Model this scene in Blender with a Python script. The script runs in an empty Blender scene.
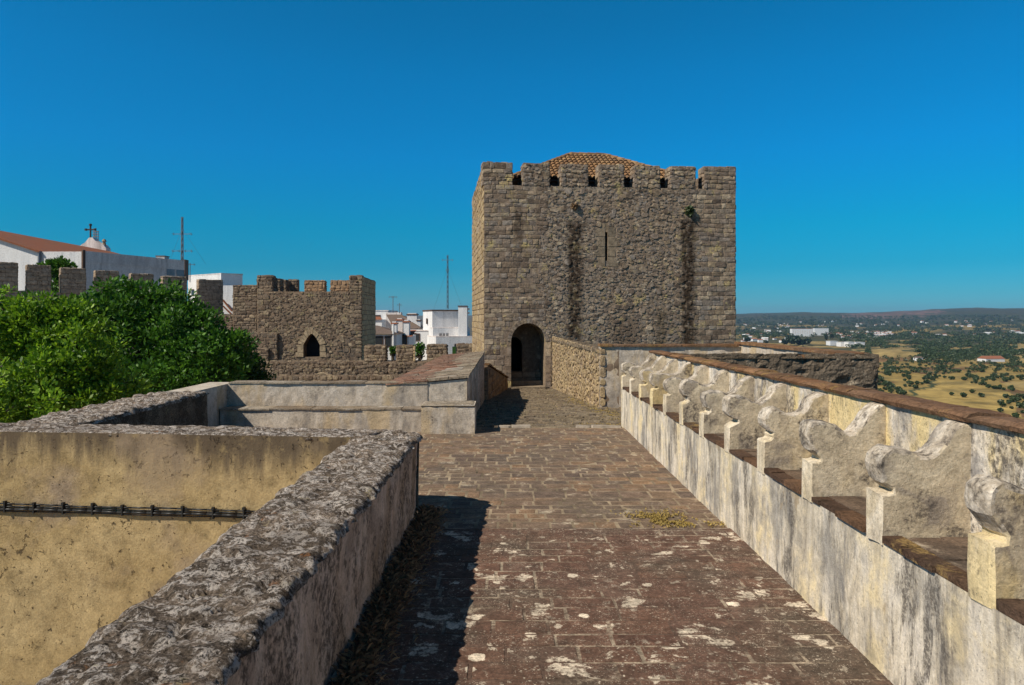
import bpy, bmesh, math, random
from mathutils import Vector, Matrix, noise
R = math.radians
C = bpy.context.scene.collection
rng = random.Random(7)

# ------------------------------------------------------------------ helpers
F, CX, CY, EYE = 740.0, 507.0, 318.0, 1.6
def P(px, py, Y):                         # where a sight line meets the depth Y (used for surveying only)
    return Vector(((px-CX)/F*Y, Y, EYE-(py-CY)/F*Y))
def XP(px, Y): return (px-CX)/F*Y
def ZP(py, Y): return EYE-(py-CY)/F*Y
def fbm(v, s=1.0, o=4):
    return noise.fractal(Vector(v)*s, 1.0, 2.0, o)
def smooth(a, b, x):
    t = max(0., min(1., (x-a)/(b-a))); return t*t*(3-2*t)

def settle(x, y, z):
    """the old bench is not quite true: it runs a little outward and sinks towards the keep"""
    f = max(0., min(1.3,(x-1.72)/.38)); g = max(0., min(1.1,(z-.05)/.95)); d = y-3.4
    return (x+d*(.005*(1-min(f,1))+.0175*min(f,1)), y, z-d*(.0112*(1-min(f,1))+.0072*min(f,1))*g)
class MB:
    def __init__(self): self.v = []; self.f = []; self.m = []
    def add(self, vs, fs, m=0):
        b = len(self.v); self.v += [tuple(p) for p in vs]
        for f in fs: self.f.append(tuple(i+b for i in f)); self.m.append(m)
    def poly(self, *pts, m=0): self.add(pts, [tuple(range(len(pts)))], m)
    def box(self, x0, x1, y0, y1, z0, z1, m=0):
        vs = [(x0,y0,z0),(x1,y0,z0),(x1,y1,z0),(x0,y1,z0),(x0,y0,z1),(x1,y0,z1),(x1,y1,z1),(x0,y1,z1)]
        self.add(vs, [(0,3,2,1),(4,5,6,7),(0,1,5,4),(1,2,6,5),(2,3,7,6),(3,0,4,7)], m)
    def prism(self, base, z0, z1, m=0):   # base: list of (x,y) counter-clockwise; z1 may be a list
        n = len(base); zt = z1 if isinstance(z1, (list, tuple)) else [z1]*n
        vs = [(x,y,z0) for x,y in base]+[(base[i][0],base[i][1],zt[i]) for i in range(n)]
        self.add(vs, [tuple(range(n-1,-1,-1)), tuple(range(n,2*n))]+[(i,(i+1)%n,n+(i+1)%n,n+i) for i in range(n)], m)
    def tube(self, a, b, r0, r1=None, n=6, m=0):
        a = Vector(a); b = Vector(b); r1 = r0 if r1 is None else r1
        d = (b-a).normalized(); u = d.orthogonal().normalized(); w = d.cross(u)
        vs = []
        for p, r in ((a,r0),(b,r1)):
            for i in range(n):
                t = 2*math.pi*i/n; vs.append(p+u*(r*math.cos(t))+w*(r*math.sin(t)))
        self.add(vs, [(i,(i+1)%n,n+(i+1)%n,n+i) for i in range(n)]+[tuple(range(n-1,-1,-1)),tuple(range(n,2*n))], m)
    def build(self, name, mats, parent=None, smooth_=False):
        if parent is not None and parent.name == 'bench_parapet': self.v = [settle(*p) for p in self.v]
        me = bpy.data.meshes.new(name)
        off = Vector(parent['at']) if parent is not None and 'at' in parent else Vector((0,0,0))
        me.from_pydata([(x-off.x,y-off.y,z-off.z) for x,y,z in self.v], [], self.f)
        if not isinstance(mats, (list,tuple)): mats = [mats]
        for mt in mats: me.materials.append(mt)
        me.polygons.foreach_set('material_index', self.m)
        if smooth_: me.polygons.foreach_set('use_smooth', [True]*len(self.f))
        me.update()
        o = bpy.data.objects.new(name, me); C.objects.link(o)
        if parent is not None: o.parent = parent; o['at'] = tuple(off)
        return o
def tag(o, label, cat, group=None, kind=None):
    o['label'] = label
    if cat: o['category'] = cat
    if group: o['group'] = group
    if kind: o['kind'] = kind
    return o
def thing(name, label, cat, at, group=None, rz=0):
    o = bpy.data.objects.new(name, None); C.objects.link(o)
    o.location = at; o.rotation_euler = (0,0,rz); o.empty_display_size = .2
    if rz == 0: o['at'] = tuple(at)
    return tag(o, label, cat, group)
def struct(o, label=None):
    o['kind'] = 'structure'
    if label: o['label'] = label
    return o

# ------------------------------------------------------------------ node helpers
class NT:
    def __init__(s, name):
        s.mat = bpy.data.materials.new(name); s.mat.use_nodes = True
        s.t = s.mat.node_tree; s.t.nodes.clear()
        s.out = s.n('ShaderNodeOutputMaterial')
        s.tc = s.n('ShaderNodeTexCoord').outputs['Object']
        s.geo = s.n('ShaderNodeNewGeometry')
        s.isl = s.geo.outputs['Random Per Island']
    def n(s, ty): return s.t.nodes.new(ty)
    def put(s, sock, v):
        if isinstance(v, bpy.types.NodeSocket): s.t.links.new(v, sock)
        elif v is not None:
            if isinstance(v, (tuple,list)) and len(v)==3 and sock.type=='RGBA': v = (*v,1)
            sock.default_value = v
    def noise(s, scale, detail=5, rough=.6, vec=None, dist=0.):
        n = s.n('ShaderNodeTexNoise'); s.put(n.inputs['Vector'], vec or s.tc)
        n.inputs['Scale'].default_value = scale; n.inputs['Detail'].default_value = detail
        n.inputs['Roughness'].default_value = rough; n.inputs['Distortion'].default_value = dist
        return n.outputs['Fac']
    def vor(s, scale, feature='F1', vec=None, out='Distance', rand=1.):
        n = s.n('ShaderNodeTexVoronoi'); n.feature = feature; s.put(n.inputs['Vector'], vec or s.tc)
        n.inputs['Scale'].default_value = scale; n.inputs['Randomness'].default_value = rand
        return n.outputs[out]
    def map(s, sc, vec=None, loc=(0,0,0), rot=(0,0,0)):
        n = s.n('ShaderNodeMapping'); s.put(n.inputs['Vector'], vec or s.tc)
        n.inputs['Scale'].default_value = sc; n.inputs['Location'].default_value = loc
        n.inputs['Rotation'].default_value = rot
        return n.outputs['Vector']
    def ramp(s, fac, stops, interp='LINEAR'):
        n = s.n('ShaderNodeValToRGB'); s.put(n.inputs['Fac'], fac); cr = n.color_ramp; cr.interpolation = interp
        while len(cr.elements) < len(stops): cr.elements.new(.5)
        for e, (p, c) in zip(cr.elements, stops):
            e.position = p; e.color = (*c,1) if isinstance(c,(tuple,list)) else (c,c,c,1)
        return n.outputs['Color']
    def step(s, fac, a, b):               # soft threshold 0..1
        n = s.n('ShaderNodeMapRange'); n.interpolation_type = 'SMOOTHSTEP'
        s.put(n.inputs['Value'], fac); n.inputs['From Min'].default_value = a; n.inputs['From Max'].default_value = b
        return n.outputs['Result']
    def mix(s, fac, a, b, mode='MIX'):
        n = s.n('ShaderNodeMix'); n.data_type = 'RGBA'; n.blend_type = mode
        s.put(n.inputs['Factor'], fac); s.put(n.inputs[6], a); s.put(n.inputs[7], b)
        return n.outputs[2]
    def math(s, op, a, b=0., clamp=False):
        n = s.n('ShaderNodeMath'); n.operation = op; n.use_clamp = clamp
        s.put(n.inputs[0], a); s.put(n.inputs[1], b); return n.outputs[0]
    def xyz(s, vec=None):
        n = s.n('ShaderNodeSeparateXYZ'); s.put(n.inputs[0], vec or s.tc); return n.outputs
    def bump(s, h, strength=.6, dist=.02, normal=None):
        n = s.n('ShaderNodeBump'); s.put(n.inputs['Height'], h)
        n.inputs['Strength'].default_value = strength; n.inputs['Distance'].default_value = dist
        if normal is not None: s.put(n.inputs['Normal'], normal)
        return n.outputs['Normal']
    def bsdf(s, col, rough=.9, normal=None, spec=.2, metal=0.):
        n = s.n('ShaderNodeBsdfPrincipled'); s.put(n.inputs['Base Color'], col); s.put(n.inputs['Roughness'], rough)
        n.inputs['Specular IOR Level'].default_value = spec; n.inputs['Metallic'].default_value = metal
        if normal is not None: s.put(n.inputs['Normal'], normal)
        s.t.links.new(n.outputs[0], s.out.inputs['Surface']); return s.mat

def mat_flat(name, col, rough=.7, spec=.3, metal=0, var=.25, scale=3):
    s = NT(name); n = s.noise(scale, 6, .65)
    dark = tuple(c*(1-var) for c in col); lite = tuple(min(1,c*(1+var*.5)) for c in col)
    return s.bsdf(s.ramp(n, [(.3,dark),(.7,lite)]), rough, s.bump(s.noise(scale*8), .15, .01), spec, metal)

def mat_stone(name, tones, patch, lichen=None, grain=40, patch_sc=.6, bump=.7, bdist=.02, stains=None, lich_amt=(.56,.64), zdark=None, lich_sc=2.2):
    """masonry: every stone has a tone of its own, weather patches and lichen run across the stones"""
    s = NT(name)
    k = len(tones); base = s.ramp(s.isl, [((i+.0)/max(1,k-1), t) for i,t in enumerate(tones)])
    c = s.mix(s.math('MULTIPLY', s.step(s.noise(patch_sc,4,.6), .45, .62), .4), base, patch)
    fine = s.noise(grain, 6, .7)
    c = s.mix(.85, c, s.ramp(fine, [(.28,.25),(.5,.95),(.72,1.6)]), 'MULTIPLY')
    med = s.noise(6, 5, .65)
    c = s.mix(.7, c, s.ramp(med, [(.3,.4),(.52,1.),(.72,1.5)]), 'MULTIPLY')
    if lichen:
        c = s.mix(s.math('MULTIPLY', s.step(s.noise(lich_sc,8,.75), *lich_amt), s.step(fine,.38,.55)), c, lichen)
    if stains:                            # run-off stains: (centre u, half width, top, bottom, colour) in the wall's own x
        x, y, z = s.xyz()
        wob = s.math('ADD', x, s.math('MULTIPLY', s.math('SUBTRACT', s.noise(2.5,4),.5), .35))
        for (u, hw, z0, z1, col) in stains:
            dd = s.math('ABSOLUTE', s.math('SUBTRACT', wob, u))
            mk = s.math('SUBTRACT', 1., s.step(dd, hw*.35, hw*1.2))
            mk = s.math('MULTIPLY', mk, s.step(z, z0-.6, z0+.8)); mk = s.math('MULTIPLY', mk, s.math('SUBTRACT', 1., s.step(z, z1-.3, z1+.2)))
            mk = s.math('MULTIPLY', mk, s.step(s.noise(5,5), .3, .55))
            c = s.mix(s.math('MULTIPLY', mk, .9), c, col)
    h = s.math('ADD', fine, s.math('MULTIPLY', med, 1.5))
    return s.bsdf(c, .95, s.bump(h, bump, bdist), .1)

def mat_plaster(name, base, lite, grey, dark, streak=.6, zsc=.1, bump=.5, dark_amt=(.56,.7), speck=(.60,.68), warm=None, warm_amt=(.5,.65), sc=9., patch=1.2):
    """weathered limewash: long vertical run-off streaks, grey bloom, black algae specks"""
    s = NT(name)
    v = s.map((1,1,zsc))
    st = s.noise(sc, 7, .66, v, .9)
    c = s.ramp(st, [(.32,grey),(.44,base),(.6,lite),(.75,base)])
    blo = s.noise(patch, 6, .65)
    c = s.mix(s.math('MULTIPLY', s.step(blo,.48,.68), streak), c, grey)
    if warm: c = s.mix(s.math('MULTIPLY', s.step(s.noise(1.9, 5, .6, s.map((1,1,.35))), *warm_amt), .85), c, warm)
    fine = s.noise(55, 8, .78); mot = s.noise(11, 7, .7)
    c = s.mix(.75, c, s.ramp(fine, [(.28,.45),(.5,.97),(.7,1.3)]), 'MULTIPLY')
    c = s.mix(.6, c, s.ramp(mot, [(.3,.55),(.52,1.),(.7,1.2)]), 'MULTIPLY')
    dk = s.math('MULTIPLY', s.step(s.noise(sc*.7, 7, .7, s.map((1,1,zsc*1.6), loc=(7,3,1))), *dark_amt), s.step(s.noise(30,6,.75), .4,.6))
    c = s.mix(s.math('MULTIPLY', dk, .85), c, dark)
    sp = s.step(s.noise(75, 4, .7), *speck)
    c = s.mix(s.math('MULTIPLY', sp, .75), c, dark)
    h = s.math('ADD', s.math('MULTIPLY', fine, .6), s.noise(14, 5, .6))
    return s.bsdf(c, .92, s.bump(h, bump, .012), .15)

def mat_rock(name, darkc, midc, litec, orange=(.36,.15,.05), sc=16, lite_amt=(.49,.55), bump=1.0):
    """lichen crusted rubble and mortar on the wall tops"""
    s = NT(name)
    n1 = s.noise(sc, 9, .75, dist=.6); n2 = s.noise(sc*4.5, 8, .8); n3 = s.noise(3, 5, .6); n4 = s.noise(sc*.45, 6, .7, s.map((1,1,1),loc=(4,2,7)))
    c = s.mix(.75, s.ramp(n2, [(.30,tuple(x*.35 for x in darkc)),(.44,darkc),(.54,midc),(.70,tuple(x*2.3 for x in midc))]), s.ramp(s.xyz(s.vor(7.,out='Color'))[0], [(0,.45),(.5,1.),(1,1.7)]), 'MULTIPLY')
    m1 = s.math('MULTIPLY', s.step(n1, *lite_amt), s.step(n2,.40,.52))
    c = s.mix(m1, c, litec)
    c = s.mix(s.math('MULTIPLY', s.step(n4,.54,.64), s.step(n2,.44,.56)), c, tuple(x*.8 for x in litec))
    c = s.mix(s.step(s.noise(sc*1.7, 7, .75, s.map((1,1,1),loc=(3,9,2))), .57,.63), c, tuple(x*.22 for x in darkc))
    c = s.mix(s.math('MULTIPLY', s.step(s.noise(4.5,6,.65,s.map((1,1,1),loc=(1,4,8))), .62,.68), s.step(n2,.42,.56)), c, orange)
    c = s.mix(s.math('MULTIPLY', s.step(s.noise(5.5,6,.65,s.map((1,1,1),loc=(11,4,8))), .61,.67), s.step(n2,.48,.6)), c, (.50,.42,.22))
    c = s.mix(s.math('MULTIPLY', s.step(n3,.55,.7), .35), c, darkc)
    h = s.math('ADD', s.math('MULTIPLY', n1, 1.3), n2)
    return s.bsdf(c, .95, s.bump(h, bump, .03), .1)

def mat_paving(name, tones, lichen, lich_amt, grime, lich_sc=4.5, grime_amt=(.45,.65), spot=True, joint_moss=None):
    s = NT(name)
    k = len(tones); base = s.ramp(s.isl, [(i/max(1,k-1), t) for i,t in enumerate(tones)])
    fine = s.noise(60, 7, .75); med = s.noise(9, 6, .7); big = s.noise(.9, 5, .6)
    c = s.mix(s.math('MULTIPLY', s.step(big, *grime_amt), .8), base, grime)
    l1 = s.math('MULTIPLY', s.step(s.noise(lich_sc,7,.68,dist=.3), *lich_amt), s.step(s.noise(40,5,.7), .36,.5))
    c = s.mix(s.math('MULTIPLY', l1, .9), c, lichen)
    if spot:
        vd = s.vor(7.); sz = s.vor(7., out='Color'); r = s.xyz(sz)[0]
        rad = s.math('MULTIPLY', s.step(r, .55, 1.), .30)
        d2 = s.math('ADD', vd, s.math('MULTIPLY', s.math('SUBTRACT', s.noise(28,6,.7), .5), .42))
        mk = s.math('MULTIPLY', s.math('LESS_THAN', d2, rad), s.step(s.noise(1.1,3,.5,s.map((1,1,1),loc=(5,5,5))), .42,.5))
        c = s.mix(s.math('MULTIPLY', mk, .85), c, tuple(min(1,x*1.15) for x in lichen))
        l3 = s.math('MULTIPLY', s.step(s.noise(17,6,.7,s.map((1,1,1),loc=(2,6,1))), .57,.63), s.step(s.noise(2.4,4,.6,s.map((1,1,1),loc=(8,6,1))), .40,.6))
        c = s.mix(s.math('MULTIPLY', l3, .7), c, tuple(x*.75 for x in lichen))
        vd = s.vor(38.); c = s.mix(s.math('MULTIPLY', s.math('SUBTRACT',1.,s.step(vd,.10,.28)), s.step(s.noise(4.2,5,.65),.46,.60)), c, tuple(x*.8 for x in lichen))
        vd = s.vor(90.); c = s.mix(s.math('MULTIPLY', s.math('SUBTRACT',1.,s.step(vd,.12,.3)), s.step(s.noise(5,4),.42,.55)), c, tuple(x*.65 for x in lichen))
    c = s.mix(.8, c, s.ramp(fine, [(.28,.25),(.5,.95),(.7,1.75)]), 'MULTIPLY')
    c = s.mix(.7, c, s.ramp(med, [(.3,.4),(.52,1.),(.7,1.6)]), 'MULTIPLY')
    h = s.math('ADD', fine, s.math('MULTIPLY', med, 1.2))
    return s.bsdf(c, .88, s.bump(h, .6, .008), .2)

def mat_leaf(name, tones, trans=.25):
    s = NT(name)
    k = len(tones); col = s.ramp(s.isl, [(i/max(1,k-1), t) for i,t in enumerate(tones)])
    col = s.mix(.55, col, s.ramp(s.noise(1.1,3,.5), [(.3,.55),(.7,1.3)]), 'MULTIPLY')
    b = s.n('ShaderNodeBsdfPrincipled'); s.put(b.inputs['Base Color'], col); b.inputs['Roughness'].default_value = .5
    b.inputs['Specular IOR Level'].default_value = .35
    t = s.n('ShaderNodeBsdfTranslucent'); s.put(t.inputs['Color'], col)
    m = s.n('ShaderNodeMixShader'); m.inputs[0].default_value = trans
    s.t.links.new(b.outputs[0], m.inputs[1]); s.t.links.new(t.outputs[0], m.inputs[2])
    s.t.links.new(m.outputs[0], s.out.inputs['Surface']); return s.mat

def mat_tile(name, tones, wave_axis=None, scale=5):
    s = NT(name); k = len(tones)
    c = s.ramp(s.isl, [(i/max(1,k-1), t) for i,t in enumerate(tones)])
    c = s.mix(.6, c, s.ramp(s.noise(7,6,.7), [(.3,.5),(.65,1.25)]), 'MULTIPLY')
    c = s.mix(s.math('MULTIPLY', s.step(s.noise(1.2,5,.6),.5,.66), .5), c, (.16,.12,.08))
    nrm = s.bump(s.noise(40), .3, .01)
    if wave_axis is not None:
        w = s.n('ShaderNodeTexWave'); w.wave_type = 'BANDS'; w.bands_direction = wave_axis; s.put(w.inputs['Vector'], s.tc)
        w.inputs['Scale'].default_value = scale; w.inputs['Distortion'].default_value = .4
        c = s.mix(.6, c, s.ramp(w.outputs['Fac'], [(0,.4),(.5,1.1)]), 'MULTIPLY')
        nrm = s.bump(w.outputs['Fac'], .6, .05)
    return s.bsdf(c, .85, nrm, .2)

# ------------------------------------------------------------------ masonry
def stones(mb, P0, U, V, N, W, H, ch=(.18,.3), sl=(.25,.6), gap=.015, dep=(.03,.07), skip=None, cut=.03, jit=.012, r=None, m=0, miss=0., warp=0.):
    """individual stones laid in courses on the plane P0 + u U + v V, standing out along N"""
    r = r or rng; P0, U, V, N = map(Vector, (P0,U,V,N)); v = 0.
    while v < H-1e-4:
        h = r.uniform(*ch)
        if v+h > H-ch[0]*.6: h = H-v
        u = -r.uniform(0, sl[0])
        while u < W:
            l = r.uniform(*sl); a, b = max(0,u), min(W,u+l)
            if W-b < sl[0]*.5: b = W
            u = b if b == W else u+l
            if b-a < .05: continue
            if skip and skip((a+b)/2, v+h/2, a, b, v, v+h): continue
            if miss and r.random() < miss: continue
            g = gap*r.uniform(.5,1.3)/2
            a2, b2, c2, d2 = a+g, b-g, v+g, v+h-g
            k = min(cut*r.uniform(.5,1.5), (b2-a2)*.4, (d2-c2)*.4)
            D = r.uniform(*dep)
            ring = [(a2+k,c2),(b2-k,c2),(b2,c2+k),(b2,d2-k),(b2-k,d2),(a2+k,d2),(a2,d2-k),(a2,c2+k)]
            ring = [(p+r.uniform(-jit,jit), q+r.uniform(-jit,jit)*.7) for p,q in ring]
            if warp: ring = [(p, q+warp*fbm((p*.6,q*.6,P0.x+P0.y),1.,2)) for p,q in ring]
            cu, cv = (a2+b2)/2, sum(q for p,q in ring)/8
            ins = min(.009, (d2-c2)*.12)
            tu, tv = r.uniform(-.05,.05), r.uniform(-.06,.06)
            vs = [P0+U*p+V*q-N*.01 for p,q in ring]
            for p,q in ring:
                p2 = cu+(p-cu)*(1-ins/max(.03,(b2-a2)/2)); q2 = cv+(q-cv)*(1-ins/max(.03,(d2-c2)/2))
                vs.append(P0+U*p2+V*q2+N*max(.005, D*.92+tu*(p-cu)+tv*(q-cv)+r.uniform(-jit,jit)*.6))
            vs.append(P0+U*(cu+r.uniform(-.03,.03))+V*cv+N*(D+r.uniform(0,jit)))
            fs = [(i,(i+1)%8,8+(i+1)%8,8+i) for i in range(8)]+[(8+i,8+(i+1)%8,16) for i in range(8)]
            mb.add(vs, fs, m)
        v += h

def rubble(mb, P0, U, V, N, W, H, sp=.15, dep=(.02,.08), skip=None, r=None, m=0, fill=1.):
    """uncoursed rubble: irregular fieldstones bedded anyhow in mortar"""
    r = r or rng; P0, U, V, N = map(Vector, (P0,U,V,N)); row = 0; v = sp*.3
    while v < H:
        u = sp*(.3+.5*(row%2))
        while u < W:
            a, b = u+r.uniform(-.35,.35)*sp, v+r.uniform(-.35,.35)*sp; u += sp
            if r.random() > fill: continue
            ru, rv = sp*r.uniform(.36,.80), sp*r.uniform(.28,.55)
            if a-ru < 0 or a+ru > W or b-rv < 0 or b+rv > H: ru = rv = min(ru,rv,max(.02,a),max(.02,W-a),max(.02,b),max(.02,H-b))
            if skip and skip(a, b, a-ru, a+ru, b-rv, b+rv): continue
            D = r.uniform(*dep); n = 7; t0 = r.uniform(0,6.28); tl = r.uniform(-.25,.25); lo = []; hi = []
            for k in range(n):
                t = t0+2*math.pi*k/n; q = r.uniform(.78,1.12); du, dv = ru*q*math.cos(t), rv*q*math.sin(t)
                lo.append(P0+U*(a+du)+V*(b+dv)-N*.01); f = r.uniform(.82,.95)
                hi.append(P0+U*(a+du*f)+V*(b+dv*f)+N*(D*r.uniform(.78,1.05)+tl*dv*.4))
            mb.add(lo+hi+[P0+U*a+V*b+N*D], [(k,(k+1)%n,n+(k+1)%n,n+k) for k in range(n)]+[(n+k,n+(k+1)%n,2*n) for k in range(n)], m)
        v += sp*.72; row += 1

def stone_box(mb, O, U, D, w, d, z0, z1, faces='FLR', core=True, top=True, mc=1, **kw):
    """a block of masonry: core of mortar plus stones on the named sides. O corner, U along the front, D into the depth"""
    O, U, D = map(Vector, (O,U,D)); Z = Vector((0,0,1)); O = Vector((O.x,O.y,0))
    H = z1-z0
    if core:
        mb.prism([tuple((O)[:2]), tuple((O+U*w)[:2]), tuple((O+U*w+D*d)[:2]), tuple((O+D*d)[:2])], z0, z1, mc)
    b = O+Z*z0
    if 'F' in faces: stones(mb, b, U, Z, -D, w, H, **kw)
    if 'B' in faces: stones(mb, b+D*d+U*w, -U, Z, D, w, H, **kw)
    if 'L' in faces: stones(mb, b+D*d, -D, Z, -U, d, H, **kw)
    if 'R' in faces: stones(mb, b+U*w, D, Z, U, d, H, **kw)
    if top: stones(mb, b+Z*H, U, D, Z, w, d, **{**kw, 'ch':(d*.45,d*.6), 'dep':(.01,.04), 'skip':None})

def arch_z(x, x0, x1, zs, rise, pointed=False):
    """height of the arch soffit at x"""
    c = (x0+x1)/2; r = (x1-x0)/2; t = min(1., abs(x-c)/r)
    if pointed: return zs+rise*(1-t**1.55)
    return zs+rise*math.sqrt(max(0,1-t*t))
def wall_with_arch(mb, O, U, D, W, z0, z1, x0, x1, zb, zs, rise, thick, pointed=False, n=14, m=0, slit=None):
    """front sheet of a wall with an arched opening and the opening's reveal"""
    O, U, D = map(Vector, (O,U,D)); O = Vector((O.x,O.y,0)); pt = lambda u,z,d=0: tuple(O+U*u+D*d+Vector((0,0,z)))
    mb.poly(pt(0,z0),pt(x0,z0),pt(x0,z1),pt(0,z1), m=m)
    if slit:
        s0,s1,sz0,sz1,sd = slit
        mb.poly(pt(x1,z0),pt(s0,z0),pt(s0,z1),pt(x1,z1), m=m); mb.poly(pt(s1,z0),pt(W,z0),pt(W,z1),pt(s1,z1), m=m)
        mb.poly(pt(s0,z0),pt(s1,z0),pt(s1,sz0),pt(s0,sz0), m=m); mb.poly(pt(s0,sz1),pt(s1,sz1),pt(s1,z1),pt(s0,z1), m=m)
        mb.poly(pt(s0,sz0),pt(s0,sz1),pt(s0,sz1,sd),pt(s0,sz0,sd), m=m); mb.poly(pt(s1,sz0),pt(s1,sz1),pt(s1,sz1,sd),pt(s1,sz0,sd), m=m)
        mb.poly(pt(s0,sz0),pt(s1,sz0),pt(s1,sz0,sd),pt(s0,sz0,sd), m=m); mb.poly(pt(s0,sz1),pt(s1,sz1),pt(s1,sz1,sd),pt(s0,sz1,sd), m=m)
        mb.poly(pt(s0,sz0,sd),pt(s1,sz0,sd),pt(s1,sz1,sd),pt(s0,sz1,sd), m=m)
    else: mb.poly(pt(x1,z0),pt(W,z0),pt(W,z1),pt(x1,z1), m=m)
    if zb > z0: mb.poly(pt(x0,z0),pt(x1,z0),pt(x1,zb),pt(x0,zb), m=m)
    xs = [x0+(x1-x0)*(1-math.cos(math.pi*i/n))/2 for i in range(n+1)]
    for a, b in zip(xs, xs[1:]):
        za, zb2 = arch_z(a,x0,x1,zs,rise,pointed), arch_z(b,x0,x1,zs,rise,pointed)
        mb.poly(pt(a,za),pt(b,zb2),pt(b,z1),pt(a,z1), m=m)
        mb.poly(pt(a,za),pt(b,zb2),pt(b,zb2,thick),pt(a,za,thick), m=m)
    mb.poly(pt(x0,zb),pt(x0,zs),pt(x0,zs,thick),pt(x0,zb,thick), m=m)
    mb.poly(pt(x1,zb),pt(x1,zs),pt(x1,zs,thick),pt(x1,zb,thick), m=m)
    mb.poly(pt(x0,zb),pt(x1,zb),pt(x1,zb,thick),pt(x0,zb,thick), m=m)
def arch_ring(mb, O, U, D, x0, x1, zb, zs, rise, w=.22, d=.05, pointed=False, n=13, m=0, jambs=True):
    """voussoirs and jamb stones, each its own block, standing a little proud"""
    O, U, D = map(Vector, (O,U,D)); O = Vector((O.x,O.y,0)); pt = lambda u,z,k=0: O+U*u+D*k+Vector((0,0,z))
    c = (x0+x1)/2; r = (x1-x0)/2
    ang = [math.pi*i/n for i in range(n+1)]
    def at(t, e):
        x = c-r*math.cos(t); z = arch_z(x,x0,x1,zs,rise,pointed)
        nx, nz = -math.cos(t), max(.25,math.sin(t)); L = math.hypot(nx,nz)
        return x+nx/L*e, z+nz/L*e if t not in (0,math.pi) else z
    for a, b in zip(ang, ang[1:]):
        a += .012; b -= .012; dd = d*rng.uniform(.7,1.3); ww = w*rng.uniform(.85,1.15)
        q = [at(a,0),at(b,0),at(b,ww),at(a,ww)]
        vs = [pt(x,z,.03) for x,z in q]+[pt(x,z,-dd) for x,z in q]
        mb.add(vs, [(4,5,6,7)]+[(i,(i+1)%4,4+(i+1)%4,4+i) for i in range(4)], m)
    if jambs:
        for s, xx in ((-1,x0),(1,x1)):
            z = zb
            while z < zs-.02:
                h = min(rng.uniform(.22,.4), zs-z); ww = w*rng.uniform(.8,1.5); dd = d*rng.uniform(.7,1.3)
                a, b = sorted((xx, xx+s*ww))
                q = [(a,z+.008),(b,z+.008),(b,z+h-.008),(a,z+h-.008)]
                vs = [pt(x,zz,.03) for x,zz in q]+[pt(x,zz,-dd) for x,zz in q]
                mb.add(vs, [(4,5,6,7)]+[(i,(i+1)%4,4+(i+1)%4,4+i) for i in range(4)], m); z += h

def rough_sheet(mb, P0, U, V, N, W, H, res, disp, m=0, edge=0.):
    """a wall face with real relief. disp(point) gives the height along N"""
    P0, U, V, N = map(Vector, (P0,U,V,N)); nu = max(2,int(W/res)); nv = max(2,int(H/res)); vs = []
    for j in range(nv+1):
        for i in range(nu+1):
            p = P0+U*(W*i/nu)+V*(H*j/nv); vs.append(p+N*disp(p))
    mb.add(vs, [(j*(nu+1)+i, j*(nu+1)+i+1, (j+1)*(nu+1)+i+1, (j+1)*(nu+1)+i) for j in range(nv) for i in range(nu)], m)

def rock_h(p, amp=1.):
    q = Vector((p[0]*6.2,p[1]*7.5,p[2]*6)); q += Vector((fbm(q,.8,3),fbm(q+Vector((7,7,7)),.8,3),0))*.25
    d, pt = noise.voronoi(q); c = pt[0]; h = noise.cell(c*7.3); tx = noise.cell(c*3.1+Vector((5,0,0)))-.0; ty = noise.cell(c*4.7+Vector((0,9,0)))
    o = q-c; cell = min(.22, d[1]-d[0])
    return amp*(h*.012 + cell*.07 + (o.x*tx+o.y*ty)*.006 + fbm(p,16.,4)*.009 + fbm(p,3.,3)*.012 - .016)
def rough_cap(mb, corners, z, res, skirt=.1, amp=1., ragged=.03, m=0):
    """the broken, lichen covered top of a rubble wall over the quad 'corners' (a,b,c,d counter-clockwise, xy)"""
    a,b,c,d = [Vector((*p,0)) for p in corners]
    nu = max(3,int((b-a).length/res)); nv = max(3,int((d-a).length/res)); g = []
    for j in range(nv+1):
        t = j/nv
        for i in range(nu+1):
            s = i/nu; p = (a*(1-s)+b*s)*(1-t)+(d*(1-s)+c*s)*t
            e = min(s*(b-a).length, (1-s)*(b-a).length, t*(d-a).length, (1-t)*(d-a).length)
            rag = Vector((fbm((p.x*1.0,p.y,1.),9,4), fbm((p.x,p.y,9.),9,4),0))*ragged*max(0,1-e/.12)
            q = p+rag; g.append(Vector((q.x, q.y, z+rock_h((p.x,p.y,.3),amp)-.03*max(0,1-e/.04)**2)))
    b0 = len(mb.v); idx = lambda i,j: j*(nu+1)+i
    fs = [(idx(i,j),idx(i+1,j),idx(i+1,j+1),idx(i,j+1)) for j in range(nv) for i in range(nu)]
    rim = [(i,0) for i in range(nu)]+[(nu,j) for j in range(nv)]+[(nu-i,nv) for i in range(nu)]+[(0,nv-j) for j in range(nv)]
    n0 = len(g); lo = []
    for k, (i,j) in enumerate(rim):
        p = g[idx(i,j)]; lo.append(Vector((p.x,p.y,z-skirt)))
    L = len(rim)
    fs += [(idx(*rim[(k+1)%L]), idx(*rim[k]), n0+k, n0+(k+1)%L) for k in range(L)]
    mb.add(g+lo, fs, m)

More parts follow.
